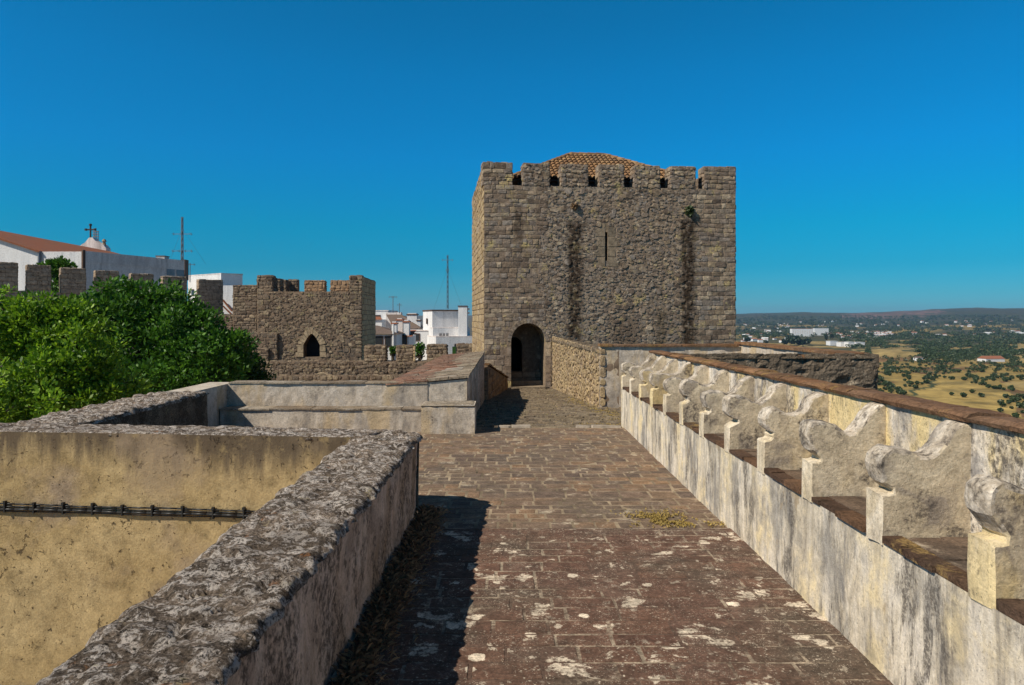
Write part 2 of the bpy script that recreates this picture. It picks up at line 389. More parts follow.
# ------------------------------------------------------------------ materials
M = {}
M['keep'] = mat_stone('keep stone', [(0.111, 0.083, 0.064), (0.317, 0.242, 0.179), (0.195, 0.161, 0.136), (0.453, 0.36, 0.255), (0.239, 0.176, 0.126), (0.303, 0.261, 0.223), (0.158, 0.116, 0.087), (0.383, 0.29, 0.19)], (.23,.17,.125), lichen=(.52,.41,.18), lich_amt=(.55,.64), lich_sc=1.6,
    stains=[(3.5,.34,1.2,6.4,(.035,.022,.014)), (7.95,.34,1.0,6.6,(.032,.02,.012)), (1.3,.2,5.3,6.9,(.07,.05,.035)), (5.4,.7,-.5,2.6,(.14,.10,.07)), (6.9,.25,.5,3.,(.12,.09,.06))], bump=.9)
M['mortar'] = mat_flat('old mortar', (.235,.17,.118), .95, .1, var=.5, scale=5)
M['ash'] = mat_stone('dressed stone', [(.22,.175,.125),(.28,.22,.155),(.25,.195,.135)], (.2,.155,.11), bump=.6)
M['rubble_lit'] = mat_stone('sunlit yellow rubble', [(.34,.25,.145),(.44,.335,.195),(.28,.195,.115),(.40,.315,.22)], (.40,.30,.165), lichen=(.12,.09,.06), bump=.9)  # light yellow tone, also carries the painted sunlight of the keep's left flank
M['rubble_dark'] = mat_stone('dark rubble', [(.145,.115,.085),(.175,.14,.105)], (.18,.13,.085), lichen=(.34,.29,.22), bump=1., bdist=.03)
M['castle'] = mat_stone('castle wall stone', [(.10,.075,.057),(.26,.195,.14),(.155,.125,.10),(.36,.28,.19),(.19,.14,.10),(.12,.085,.065)], (.17,.13,.098), lichen=(.34,.28,.14), bump=1., bdist=.03, patch_sc=.35)
M['castle_dim'] = mat_stone('grey castle stone', [(.36,.28,.20),(.42,.33,.245),(.30,.235,.175),(.47,.375,.285)], (.40,.31,.225), lichen=(.12,.10,.08), bump=1., bdist=.03, patch_sc=.5)
M['castle_lite'] = mat_stone('door surround', [(.33,.25,.165),(.38,.30,.20)], (.3,.23,.155), bump=.6)
M['castle_yel'] = mat_stone('ochre stone sunlit tone', [(.46,.345,.20),(.54,.41,.25),(.38,.28,.16)], (.45,.33,.2), bump=.6)  # bright ochre: sunlight put into the colour of the small tower's right side
M['castle_brick'] = mat_stone('brown brickwork', [(.30,.19,.11),(.38,.25,.15),(.24,.15,.09)], (.31,.22,.14), bump=.6)
def mat_render_wall(name, base, lite, grey, dark, ztop):
    s = NT(name); n1 = s.noise(1.4,6,.6); n2 = s.noise(8,8,.7); n3 = s.noise(60,8,.78)
    c = s.ramp(n1, [(.3,grey),(.45,base),(.6,lite),(.75,base)])
    c = s.mix(.8, c, s.ramp(n2, [(.3,.5),(.5,1.),(.7,1.3)]), 'MULTIPLY'); c = s.mix(.7, c, s.ramp(n3, [(.3,.5),(.5,1.),(.7,1.3)]), 'MULTIPLY')
    pit = s.math('MULTIPLY', s.step(s.noise(10,6,.68,dist=.5), .61,.66), s.step(s.noise(2.2,4,.6,s.map((1,1,1),loc=(3,3,8))), .40,.55))
    pit2 = s.step(s.noise(26,4,.6,dist=.8), .655,.70)
    pp = s.math('MAXIMUM', pit, pit2)
    c = s.mix(s.math('MULTIPLY', pp, .8), c, dark)
    x, y, z = s.xyz(); st = s.noise(6,7,.7,s.map((1,1,.12)))
    run = s.math('MULTIPLY', s.step(s.math('ADD', z, s.math('MULTIPLY', s.math('SUBTRACT', st, .5), .9)), ztop-.40, ztop-.06), s.step(n2, .30,.48))
    c = s.mix(s.math('MULTIPLY', run, .9), c, tuple(q*1.5 for q in dark))
    c = s.mix(s.math('MULTIPLY', s.step(s.noise(.9,4,.6,s.map((1,1,1),loc=(9,3,8))), .52,.66), .6), c, tuple(q*1.15 for q in grey))
    h = s.math('SUBTRACT', s.math('ADD', s.math('MULTIPLY', n3, .5), n2), s.math('MULTIPLY', pp, 1.2))
    return s.bsdf(c, .93, s.bump(h, .9, .014), .1)
M['yellow'] = mat_render_wall('ochre render', (.345,.25,.122), (.41,.305,.158), (.285,.215,.145), (.055,.041,.03), 3.46)
M['flake'] = mat_plaster('flaking render', (.62,.45,.33), (.70,.54,.42), (.40,.29,.22), (.06,.045,.035), streak=.8, zsc=.45, dark_amt=(.46,.53), sc=5, bump=1., warm=(.40,.26,.15), patch=4.)
M['rock'] = mat_rock('lichen rock', (.115,.088,.066), (.27,.21,.16), (.78,.69,.61))
M['rockdark'] = mat_rock('dark wall top', (.09,.07,.05), (.19,.145,.10), (.36,.31,.24), lite_amt=(.56,.64))
M['white'] = mat_plaster('limewashed bench', (.60,.50,.36), (.76,.69,.60), (.235,.225,.225), (.062,.054,.05), streak=.85, zsc=.24, dark_amt=(.49,.57), speck=(.585,.65), warm=(.72,.56,.27), warm_amt=(.53,.60), sc=4.5, patch=3.4, bump=.8)
M['arm'] = mat_plaster('cement of the arms', (.52,.43,.305), (.61,.52,.385), (.31,.26,.21), (.06,.05,.048), streak=.8, zsc=.7, dark_amt=(.535,.62), warm=(.50,.37,.17), warm_amt=(.56,.68), sc=4.5, bump=1., speck=(.63,.69), patch=3.)
M['armtop'] = mat_plaster('weathered arm tops', (.46,.385,.295), (.68,.60,.50), (.19,.165,.145), (.05,.042,.037), streak=.8, zsc=1, dark_amt=(.48,.58), sc=9, bump=1., patch=4.5, speck=(.6,.66))
M['cream'] = mat_plaster('cream limewash', (.60,.50,.35), (.72,.63,.50), (.40,.34,.26), (.08,.068,.056), streak=.7, zsc=.4, dark_amt=(.55,.65), speck=(.60,.68), warm=(.68,.54,.29), warm_amt=(.5,.62), sc=5, patch=3, bump=.7)
def mat_front():
    s = NT('seat front limewash'); x, y, z = s.xyz()
    wob = s.math('ADD', y, s.math('MULTIPLY', s.math('SUBTRACT', s.noise(2.6,6,.7), .5), .75))
    ph = s.math('FRACT', s.math('DIVIDE', s.math('ADD', wob, 6.2-2.57+7.75), .775))
    seat = s.math('MULTIPLY', s.step(ph, .20, .42), s.math('SUBTRACT', 1., s.step(ph, .80, .99)))
    st = s.noise(6.5, 8, .68, s.map((1,1,.20)), .8); bl = s.noise(3.0, 7, .68); fine = s.noise(55,8,.78); mot = s.noise(12,7,.7)
    c = s.ramp(st, [(.34,(.30,.275,.25)),(.45,(.58,.50,.38)),(.55,(.74,.66,.54)),(.68,(.62,.56,.49))])
    c = s.mix(s.math('MULTIPLY', s.math('SUBTRACT', 1., seat), s.step(bl,.44,.62)), c, (.74,.61,.38))
    c = s.mix(s.math('MULTIPLY', s.math('MULTIPLY', seat, s.step(s.noise(4,8,.72,s.map((1,1,.4),loc=(3,1,2))), .45,.60)), .75), c, (.27,.255,.235))
    dk = s.math('MULTIPLY', s.math('MULTIPLY', s.step(s.noise(6,8,.74,s.map((1,1,.26),loc=(7,3,1))), .50,.57), s.math('ADD', .35, s.math('MULTIPLY', seat, .65))), s.step(fine,.36,.56))
    c = s.mix(s.math('MULTIPLY', dk, .85), c, (.075,.065,.058))
    c = s.mix(s.math('MULTIPLY', s.step(s.noise(2.6,6,.66,s.map((1,1,.8),loc=(2,8,5))), .60,.66), .75), c, (.40,.31,.2))
    c = s.mix(.7, c, s.ramp(fine, [(.28,.5),(.5,.98),(.7,1.25)]), 'MULTIPLY'); c = s.mix(.6, c, s.ramp(mot, [(.3,.55),(.52,1.),(.7,1.2)]), 'MULTIPLY')
    c = s.mix(s.math('MULTIPLY', s.step(s.noise(75,4,.7), .60,.67), .6), c, (.09,.075,.06))
    return s.bsdf(c, .92, s.bump(s.math('ADD', s.math('MULTIPLY', fine, .6), mot), .8, .012), .15)
M['front'] = mat_front()
M['greyplaster'] = mat_plaster('grey limewash', (.46,.39,.31), (.57,.50,.42), (.28,.245,.21), (.08,.068,.058), streak=.75, zsc=.4, dark_amt=(.54,.66), sc=4, warm=(.50,.38,.23), warm_amt=(.52,.66), patch=2.2, bump=.8)
M['tile_edge'] = mat_stone('brick coping', [(.20,.10,.052),(.27,.15,.075),(.15,.08,.045),(.24,.145,.09)], (.17,.115,.075), lichen=(.33,.21,.07), bump=.7, grain=60, patch_sc=2, lich_amt=(.55,.62))
M['edge_dull'] = mat_stone('weathered edging', [(.24,.18,.12),(.30,.25,.19),(.2,.15,.105)], (.33,.3,.26), lichen=(.4,.37,.33), bump=.7, patch_sc=2.5)
M['ramp_tile'] = mat_stone('worn red bricks', [(.23,.115,.075),(.28,.16,.11),(.19,.12,.09),(.25,.13,.08)], (.24,.17,.125), lichen=(.34,.29,.22), bump=.7, patch_sc=1.4)
M['ramp_pale'] = mat_stone('worn pale bricks', [(.26,.21,.15),(.33,.27,.2),(.22,.16,.11)], (.2,.14,.10), lichen=(.42,.38,.3), bump=.7, patch_sc=1.4)
M['seat_edge'] = mat_stone('seat edge bricks', [(.105,.058,.036),(.15,.085,.05),(.085,.052,.036),(.13,.08,.055)], (.10,.07,.05), lichen=(.30,.2,.08), bump=.8, grain=60, patch_sc=2)
M['seat_tile'] = mat_paving('seat bricks', [(.105,.072,.052),(.14,.098,.07),(.09,.064,.05)], (.33,.27,.2), (.57,.65), (.075,.06,.048), spot=False)
M['pave'] = mat_paving('brick paving', [(.155,.105,.075),(.215,.145,.095),(.125,.09,.07),(.19,.13,.092),(.25,.155,.09),(.145,.11,.085)], (.36,.30,.22), (.57,.64), (.14,.108,.082), spot=False)
M['pave_old'] = mat_paving('worn paving', [(.118,.064,.045),(.142,.079,.054),(.124,.070,.050),(.134,.082,.060)], (.62,.53,.41), (.575,.605), (.095,.075,.055), lich_sc=3.4)
M['joint'] = mat_flat('lime joints', (.30,.235,.16), .95, .1, var=.75, scale=2.5)
M['joint_old'] = mat_paving('dirty joints', [(.115,.072,.052),(.12,.075,.055)], (.34,.275,.20), (.47,.56), (.105,.08,.058), lich_sc=1.6, spot=False)
M['cobble'] = mat_paving('cobbles', [(.20,.16,.11),(.27,.215,.15),(.15,.12,.09),(.24,.18,.12)], (.30,.25,.10), (.60,.66), (.2,.155,.10), spot=False)
M['cobble_joint'] = mat_flat('earth joints', (.13,.10,.065), .95, .1, var=.5, scale=6)
M['kerb'] = mat_flat('worn white stone', (.34,.29,.235), .9, .2, var=.4, scale=9)
M['rooftile'] = mat_tile('clay tiles', [(.21,.11,.052),(.29,.165,.075),(.155,.085,.045),(.34,.21,.10)])
M['redroof'] = mat_tile('red tile roof', [(.30,.11,.055),(.34,.13,.07)], 'Y', 3.2)
M['brownroof'] = mat_tile('grey brown roof', [(.16,.12,.10),(.19,.14,.115)], 'X', 3.2)
M['limewhite'] = mat_plaster('house white', (.66,.66,.66), (.74,.74,.74), (.56,.565,.58), (.2,.19,.19), streak=.3, zsc=.15, dark_amt=(.66,.78), speck=(.7,.8), sc=1.5, patch=.4, bump=.15)
M['oldwhite'] = mat_plaster('stained house wall', (.66,.60,.57), (.76,.71,.68), (.48,.44,.43), (.16,.14,.13), zsc=.12, dark_amt=(.5,.66), sc=1.4, patch=.35, bump=.2)
M['dark'] = mat_flat('recess shade', (.035,.032,.03), .9, .1)  # near-black colour standing in for the shade inside doorways
M['lookout_shade'] = mat_flat('lookout wall shade', (.10,.095,.09), .9, .1)  # dark grey carries the shade under the eave in its colour
M['glass'] = mat_flat('window glass', (.03,.035,.04), .15, .5, var=.1)
M['frame'] = mat_flat('brown timber frame', (.10,.055,.035), .6, .3)
M['metal'] = mat_flat('galvanised metal', (.22,.22,.23), .45, .5, .6)
M['iron'] = mat_flat('rusty iron', (.06,.05,.045), .7, .3, .3)
M['cable'] = mat_flat('black cable', (.016,.015,.014), .5, .4, var=.2)
M['bark'] = mat_flat('bark', (.10,.075,.05), .95, .1, var=.5, scale=9)
M['leaf_mid'] = mat_leaf('glossy leaves', [(.016,.06,.007),(.05,.15,.011),(.12,.27,.018),(.03,.10,.009),(.075,.19,.014),(.02,.07,.008)], .32)
M['leaf_lime'] = mat_leaf('lime leaves', [(.04,.11,.007),(.15,.31,.012),(.30,.47,.022),(.07,.18,.01),(.20,.33,.025),(.05,.13,.008)], .42)
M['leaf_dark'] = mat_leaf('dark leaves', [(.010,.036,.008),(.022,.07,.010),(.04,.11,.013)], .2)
M['olive'] = mat_leaf('olive foliage', [(.03,.05,.016),(.05,.075,.026),(.038,.062,.02)], .08)
M['pine'] = mat_leaf('pine foliage', [(.008,.022,.008),(.014,.034,.011)], .05)
M['drygrass'] = mat_leaf('dry grass', [(.30,.19,.10),(.40,.27,.15),(.22,.135,.08),(.17,.105,.065)], .2)
M['moss'] = mat_leaf('yellow moss', [(.34,.235,.06),(.42,.30,.085),(.26,.19,.05)], .1)
M['agave'] = mat_leaf('agave', [(.05,.09,.04),(.07,.12,.05)], .05)

# ------------------------------------------------------------------ terrain
PLAIN = -45.
def ridge_z(a):
    pts = [(-9,2),(.2,28),(.315,40),(.36,52),(.40,62),(.47,56),(.53,64),(.60,76),(.66,88),(.70,90),(2,70),(9,40)]
    for (a0,z0),(a1,z1) in zip(pts,pts[1:]):
        if a <= a1: return z0+(z1-z0)*smooth(a0,a1,a)
    return 40
def terrain_z(x, y):
    r = math.hypot(x,y)
    u = max((x-6)/46, (math.hypot(x+60,y-40)-150)/110)
    z = -4+(PLAIN+4)*smooth(0,1,u)
    if u > .1:
        k = smooth(.1,1.2,u)
        z += k*(fbm((x,y,0), 1/260., 3)*3.2*smooth(200,900,r))
        mx, my = 463., 870.                                # low dry hillock
        z += 9*math.exp(-(((x-mx)/42)**2+((y-my)/60)**2))
    a = x/max(y,1e-3) if y > 0 else 9
    up = smooth(2600,7600,r)
    z += up*(ridge_z(a)+45)*(.93+.14*fbm((x,y,3),1/900.,4)) + smooth(3000,5000,r)*10*fbm((x,y,8),1/700.,4)
    if r > 9000: z -= (r-9000)*.02
    return z
def terrain_col(x, y):
    r = math.hypot(x,y); w = fbm((x,y,0),1/35.,4)
    scrub = Vector((.062,.064,.034)); gold = Vector((.33,.235,.08)); brown = Vector((.20,.12,.06)); straw = Vector((.34,.25,.105)); red = Vector((.24,.10,.06)); wood = Vector((.026,.034,.018))
    if r < 260: return Vector((.19,.14,.06)).lerp(Vector((.07,.07,.035)), smooth(-.2,.3,fbm((x,y,3),1/28.,4)))*(1+.4*w)
    a = x/max(y,1.); py = CY+F*(EYE-terrain_z(x,y))/max(y,1.); px = CX+F*a
    wx = px+w*9; wy = py+w*2.
    c = scrub
    cell = noise.cell(Vector((x/210+w*.1+fbm((x,y,5),1/400.,2)*.6, y/330+fbm((x,y,6),1/400.,2)*.6, 0)))
    if wy > 362: c = gold*.85 if fbm((x,y,2),1/60.,3) > -.28 else brown*.8
    elif wy > 349: c = straw if (cell > .15 or w > .2) else scrub*1.2
    elif wy > 338: c = straw*.85 if fbm((x,y,4),1/120.,3) > -.05 and wy > 341 else scrub
    elif wy > 325: c = (gold*.72 if cell > .62 else straw*.5 if cell > .35 else scrub)
    else: c = scrub*.9 if cell < .5 else wood*1.6
    # named fields
    def inside(poly):
        n = len(poly); s = False
        for i in range(n):
            (x1,y1),(x2,y2) = poly[i], poly[(i+1)%n]
            if (y1 > wy) != (y2 > wy) and wx < (x2-x1)*(wy-y1)/(y2-y1)+x1: s = not s
        return s
    if inside([(905,399),(938,381),(968,381),(1012,393),(1014,400),(1022,418),(900,412)]): c = gold*(1.05+.25*w)
    if inside([(858,392),(905,399),(900,412),(846,396)]): c = brown*(1+.3*w)
    if inside([(858,363),(862,352),(880,349),(900,350),(912,356),(912,362)]): c = straw*(.9+.3*w) if wy < 356 else brown*(1.05+.3*w)
    if inside([(1003,381),(1030,379),(1030,389),(1010,388)]): c = straw*.9
    if inside([(884,333),(886,329),(915,327),(939,328),(938,332),(910,334)]): c = gold*.8
    if inside([(840,318.5),(845,314),(890,311),(935,310),(948,312),(930,316),(870,319.5)]) and fbm((x,y,3),1/160.,4) > -.15: c = Vector((.15,.095,.075))*(1.0+.5*w)
    if inside([(905,399.5),(930,383),(938,380),(942,381.5),(910,398)]): c = wood*2
    c = c.lerp(Vector((.12,.10,.045)), (.55 if wy > 327 else .0)*smooth(.05,.45,fbm((x,y,12),1/22.,4)))
    return c*(1+.35*fbm((x,y,7),1/9.,3))
def build_terrain():
    az = []; t = -180.
    while t < 180:
        az.append(t); t += .14 if 14 <= t < 36.5 else (1. if -8 < t < 50 else 4.)
    rad = [0.5]; 
    while rad[-1] < 16000: rad.append(rad[-1]*(1.12 if rad[-1] < 160 else 1.0125))
    nA, nR = len(az), len(rad); vs = []; cols = []
    for r_ in rad:
        for a_ in az:
            x, y = r_*math.sin(R(a_)), r_*math.cos(R(a_)); vs.append((x,y,terrain_z(x,y)))
            if 12 < a_ < 40: cols.append(terrain_col(x,y))
            else: cols.append((Vector((.36,.285,.20)) if r_ < 170 else Vector((.10,.085,.05)))*(1+.4*fbm((x,y,0),1/60.,3)))  # ground near the castle coloured pale to bounce warm light onto shaded walls
    fs = [(j*nA+i, j*nA+(i+1)%nA, (j+1)*nA+(i+1)%nA, (j+1)*nA+i) for j in range(nR-1) for i in range(nA)]
    fs.append(tuple(range(nA)))
    me = bpy.data.meshes.new('terrain'); me.from_pydata(vs, [], [tuple(reversed(f)) for f in fs])
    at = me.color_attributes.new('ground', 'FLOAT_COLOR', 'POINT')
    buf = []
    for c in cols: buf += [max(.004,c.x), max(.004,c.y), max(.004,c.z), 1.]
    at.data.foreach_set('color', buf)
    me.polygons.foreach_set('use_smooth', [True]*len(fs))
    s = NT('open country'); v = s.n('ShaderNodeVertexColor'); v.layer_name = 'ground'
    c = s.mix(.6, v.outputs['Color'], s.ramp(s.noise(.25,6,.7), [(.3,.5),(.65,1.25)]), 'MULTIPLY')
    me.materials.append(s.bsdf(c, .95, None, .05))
    o = bpy.data.objects.new('terrain', me); C.objects.link(o); return struct(o, 'dry open plain of fields and scrub with low hills on the horizon')
build_terrain()

# ------------------------------------------------------------------ keep tower
TH = R(5.6); TX, TY = -.868, 28.0
def tower():
    t = thing('castle_keep', 'square stone keep tower with crenellated top, tiled hip roof and arched doorway', 'castle tower', (TX,TY,-1.05), rz=TH)
    W, Dp = 9.86, 8.6; zg = 0.          # local z 0 = sill of the doorway
    U, D, Z = Vector((1,0,0)), Vector((0,1,0)), Vector((0,0,1)); O = Vector((0,0,0))
    def u_of(px):
        p = (px-CX)/F; return (p*TY-TX)/(math.cos(TH)-p*math.sin(TH))
    zc = 7.68; zm = 8.56                # crenel sill and merlon top
    x0, x1 = u_of(511), u_of(545.5); zs, rise = 1.74, (x1-x0)/2*1.08
    sl0, sl1 = u_of(605.2), u_of(607.6)
    mb = MB()
    wall_with_arch(mb, O, U, D, W, -9, zc, x0, x1, 0., zs, rise, 1.3, m=0, slit=(sl0,sl1,4.85,5.95,.7))
    mb.poly((0,0,-9),(0,Dp,-9),(0,Dp,zc),(0,0,zc), m=1); mb.poly((W,0,-9),(W,Dp,-9),(W,Dp,zc),(W,0,zc), m=1)
    mb.poly((0,Dp,-9),(W,Dp,-9),(W,Dp,zc),(0,Dp,zc), m=1)
    th = .62
    mb.poly((0,0,zc),(W,0,zc),(W,th,zc),(0,th,zc), m=1); mb.poly((0,Dp-th,zc),(W,Dp-th,zc),(W,Dp,zc),(0,Dp,zc), m=1)
    mb.poly((0,th,zc),(th,th,zc),(th,Dp-th,zc),(0,Dp-th,zc), m=1); mb.poly((W-th,th,zc),(W,th,zc),(W,Dp-th,zc),(W-th,Dp-th,zc), m=1)
    for a,b in (((th,th),(W-th,th)),((W-th,th),(W-th,Dp-th)),((W-th,Dp-th),(th,Dp-th)),((th,Dp-th),(th,th))):
        mb.poly((*a,zc-1),(*b,zc-1),(*b,zc),(*a,zc), m=1)
    mb.poly((th,th,zc-1),(W-th,th,zc-1),(W-th,Dp-th,zc-1),(th,Dp-th,zc-1), m=1)
    def skip(u, v, a, b, z0, z1, du=0., dz=0.):
        u += du; a += du; b += du; v += dz; z0 += dz; z1 += dz
        if b > x0-.12 and a < x1+.12 and z0 < zs: return True
        if b > x0 and a < x1:
            k = max(arch_z(min(max(q,x0),x1),x0,x1,zs,rise) for q in (a,u,b))
            if z0 < k+.1: return True
        if u > sl0-.36 and u < sl1+.36 and v > 4.64 and v < 6.14: return True
        return False
    r = random.Random(3)
    UA, UB = 2.35, 7.95
    for (a,b,kw) in ((0,UA+.1,dict(ch=(.13,.23),sl=(.16,.46),miss=.05)), (UB-.1,W,dict(ch=(.15,.22),sl=(.18,.46),miss=.03))):
        stones(mb, (a,0,-1.2), U, Z, -D, b-a, zc+1.2, skip=lambda *q, a=a: skip(*q, du=a, dz=-1.2), r=r, cut=.025, dep=(.004,.022), gap=.011, jit=.012, warp=.05, **kw)
    chase = lambda u,v: (abs(u+.12*fbm((v*.6,1,1),1,2)-3.5) < .2 or abs(u+.1*fbm((v*.6,4,1),1,2)-7.95) < .17) and 1.0 < v < 7.1
    for sp_, dp_, fl_ in ((.125,(.004,.032),.9),(.25,(.012,.042),.30)):
        rubble(mb, (UA-.15,0,-1.2), U, Z, -D, UB-UA+.3, zc+1.2, sp=sp_, dep=dp_, fill=fl_, skip=lambda u,v,*q: skip(u,v,*q, du=UA-.15, dz=-1.2) or (chase(u+UA-.15,v-1.2+1.05) and r.random() < .5), r=r)
    for u in (UA-.25,UA,UA+.3,UB-.1,UB+.15):
        rubble(mb, (u,0,-1.2), U, Z, -D, .45, zc+1.2, sp=.16, dep=(.01,.034), fill=.35, skip=lambda a_,v,*q, u=u: skip(a_,v,*q, du=u, dz=-1.2), r=r)
    kw = dict(ch=(.2,.3), sl=(.35,.8), cut=.02, dep=(.01,.03), gap=.02, jit=.01, r=r)
    stones(mb, (0,Dp,-3), -D, Z, -U, Dp, zc+3, m=2, **kw); stones(mb, (W,0,-3), D, Z, U, Dp, zc+3, **kw)  # left flank takes the lighter stone, sunlight painted into its tone
    # dressed blocks round the slit
    for k in range(4):
        zz = 4.62+k*.385
        for s_ in (-1,1):
            w = .30+.1*((k+(s_>0))%2); a = sl0-w if s_ < 0 else sl1
            stones(mb, (a,0,zz), U, Z, -D, w, .38, ch=(.38,.38), sl=(2,3), gap=.010, dep=(.012,.018), cut=.012, jit=.006, m=3, r=r)
    body = mb.build('wall', [M['keep'],M['mortar'],M['rubble_lit'],M['ash']], t)
    mb = MB(); arch_ring(mb, O, U, D, x0, x1, 0, zs, rise, .16, .022, n=19)
    mb.build('door_arch', M['keep'], t)
    # passage: back wall with a smaller arch, near-black room beyond, inner shade put into both colours, worn steps
    mb = MB(); i0, i1 = x0-.05, x0+.66
    Ob = Vector((x0-.6,1.3,0)); 
    wall_with_arch(mb, Ob, U, D, x1-x0+1.2, -.2, zs+1.6, .55, 1.18, .52, 1.55, .34, .5, m=0)
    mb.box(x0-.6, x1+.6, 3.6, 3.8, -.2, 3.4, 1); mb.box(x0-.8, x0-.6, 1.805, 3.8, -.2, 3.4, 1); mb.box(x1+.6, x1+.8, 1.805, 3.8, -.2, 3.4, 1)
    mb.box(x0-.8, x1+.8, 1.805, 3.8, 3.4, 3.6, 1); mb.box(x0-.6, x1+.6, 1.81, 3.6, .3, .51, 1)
    stones(mb, (x0,1.3,.0), U, Z, -D, x1-x0, .5, ch=(.22,.28), sl=(.3,.6), dep=(.01,.03), cut=.01, m=2)
    mb.box(x0+.01, x1-.01, -.06, 1.29, -.3, .03, 2); mb.box(x0+.02, x1-.02, .75, 1.29, .03, .2, 2)
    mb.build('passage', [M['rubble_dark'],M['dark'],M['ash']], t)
    # merlons
    def merlon(px0, px1, top=zm):
        m_ = MB(); a, b = u_of(px0), u_of(px1)
        stone_box(m_, (a,0,0), U, D, b-a, th, zc+.002, top-rng.uniform(0,.05), 'FLRB', ch=(.14,.22), sl=(.18,.45), gap=.014, dep=(.008,.028), cut=.03, jit=.014, warp=.03)
        if 520 < px0 < 700: rubble(m_, (a,-.012,zc), U, Z, -D, b-a, top-zc-.03, sp=.13, dep=(.01,.035), fill=.8)
        m_.build('merlon', [M['keep'],M['mortar']], t)
    for a,b in ((482.6,512.4),(523,549.6),(561,588),(599,624),(634.6,660),(670,695.5),(704,735.8)): merlon(a,b)
    for side in (0,1):
        for k in range(6):
            y = 1.15+k*1.3 if k < 5 else Dp-.9
            m_ = MB(); stone_box(m_, ((W-th) if side else 0,y,0), U, D, th, .85, zc+.002, zm, 'FLRB', ch=(.2,.29), sl=(.25,.6), gap=.02, dep=(.01,.03), cut=.025, jit=.01, m=1 if not side else 0, mc=2)  # left-hand merlons share the flank's painted sunlit tone
            m_.build('merlon', [M['keep'],M['rubble_lit'],M['mortar']], t)
    for k in range(6):
        u = .95+k*1.38
        m_ = MB(); stone_box(m_, (u,Dp-th,0), U, D, .9, th, zc+.002, zm, 'FLRB', ch=(.2,.29), sl=(.25,.6), gap=.02, dep=(.01,.03), cut=.025, jit=.01)
        m_.build('merlon', [M['keep'],M['mortar']], t)
    # lookout room and roof
    e0, e1, f0, f1 = 1.2, 8.7, 1.35, 7.4; ze = 8.26; zr = 9.88; r0, r1, fr = 4.12, 5.66, 4.4
    mb = MB(); mb.box(e0+.3, e1-.3, f0+.3, f1-.3, zc-1, ze-.02, 0); mb.build('lookout_room', M['lookout_shade'], t)  # room wall darkened to stand for the eave's shade
    mb = MB()
    mb.box(e0+.1,e1-.1,f0+.1,f1-.1,ze-.1,ze-.03,1)
    def slope(A, B, Cc, Dd):              # eave A->B, ridge Dd->Cc : rows of barrel tiles
        A,B,Cc,Dd = map(Vector,(A,B,Cc,Dd)); L = (B-A).length; ua = (B-A).normalized()
        mid = (Cc+Dd)/2; up = mid-A; up = up-ua*up.dot(ua); S = up.length; up.normalize(); nn = ua.cross(up).normalized()
        if nn.z < 0: nn = -nn
        d0 = (Dd-A).dot(ua); c0 = (Cc-A).dot(ua)
        n = int(L/.2); rows = int(S/.34)
        mb.poly(tuple(A),tuple(B),tuple(Cc),tuple(Dd) if (Cc-Dd).length > .01 else tuple(Dd+ua*.001), m=1)
        for j in range(n):
            u = (j+.5)*L/n
            for i in range(rows):
                s0 = i*S/rows; s1 = s0+S/rows*1.12; f = (s0+S/rows*.6)/S
                if u < d0*f or u > L-(L-c0)*f: continue
                vs = []
                for s_, rr, hh in ((s0,.098,.045),(s1,.082,.0)):
                    for q in range(5):
                        tt = math.pi*q/4; vs.append(A+ua*(u-rr*math.cos(tt)+rng.uniform(-.004,.004))+up*s_+nn*(rr*.75*math.sin(tt)+hh))
                mb.add(vs, [(q,q+1,6+q,5+q) for q in range(4)]+[(4,3,2,1,0)], 0)
    slope((e0,f0,ze),(e1,f0,ze),(r1,fr,zr),(r0,fr,zr)); slope((e1,f1,ze),(e0,f1,ze),(r0,fr,zr),(r1,fr,zr))
    slope((e0,f1,ze),(e0,f0,ze),(r0,fr,zr),(r0,fr,zr)); slope((e1,f0,ze),(e1,f1,ze),(r1,fr,zr),(r1,fr,zr))
    for a,b in (((r0,fr,zr),(r1,fr,zr)),((e0,f0,ze),(r0,fr,zr)),((e1,f0,ze),(r1,fr,zr)),((e0,f1,ze),(r0,fr,zr)),((e1,f1,ze),(r1,fr,zr))):
        a,b = Vector(a),Vector(b); n = int((b-a).length/.35)
        for i in range(n): mb.tube(a+(b-a)*(i/n)+Z*.03, a+(b-a)*((i+1.08)/n)+Z*.02, .1, .085, 7)
    mb.build('roof', [M['rooftile'],M['frame']], t)
    return t
keep = tower()

def leaf_blob(mb, c, rad, n, size, r, flat=1., rosette=0.):
    c = Vector(c)
    for _ in range(n):
        d = Vector((r.gauss(0,1),r.gauss(0,1),r.gauss(0,1)))
        d = d.normalized()*(r.random()**.45); p = c+Vector((d.x*rad[0],d.y*rad[1],d.z*rad[2]))
        a = Vector((r.gauss(0,1),r.gauss(0,1),r.gauss(0,.6)+.1)).normalized()
        if rosette: a = (d.normalized()*rosette+Vector((0,0,.45))+a*.55).normalized()
        b = a.cross(Vector((r.gauss(0,1),r.gauss(0,1),r.gauss(0,1)))).normalized()
        s = size*r.uniform(.6,1.3); w = s*.32*flat
        mb.add([p, p+a*s*.5+b*w, p+a*s, p+a*s*.5-b*w], [(0,1,2,3)])
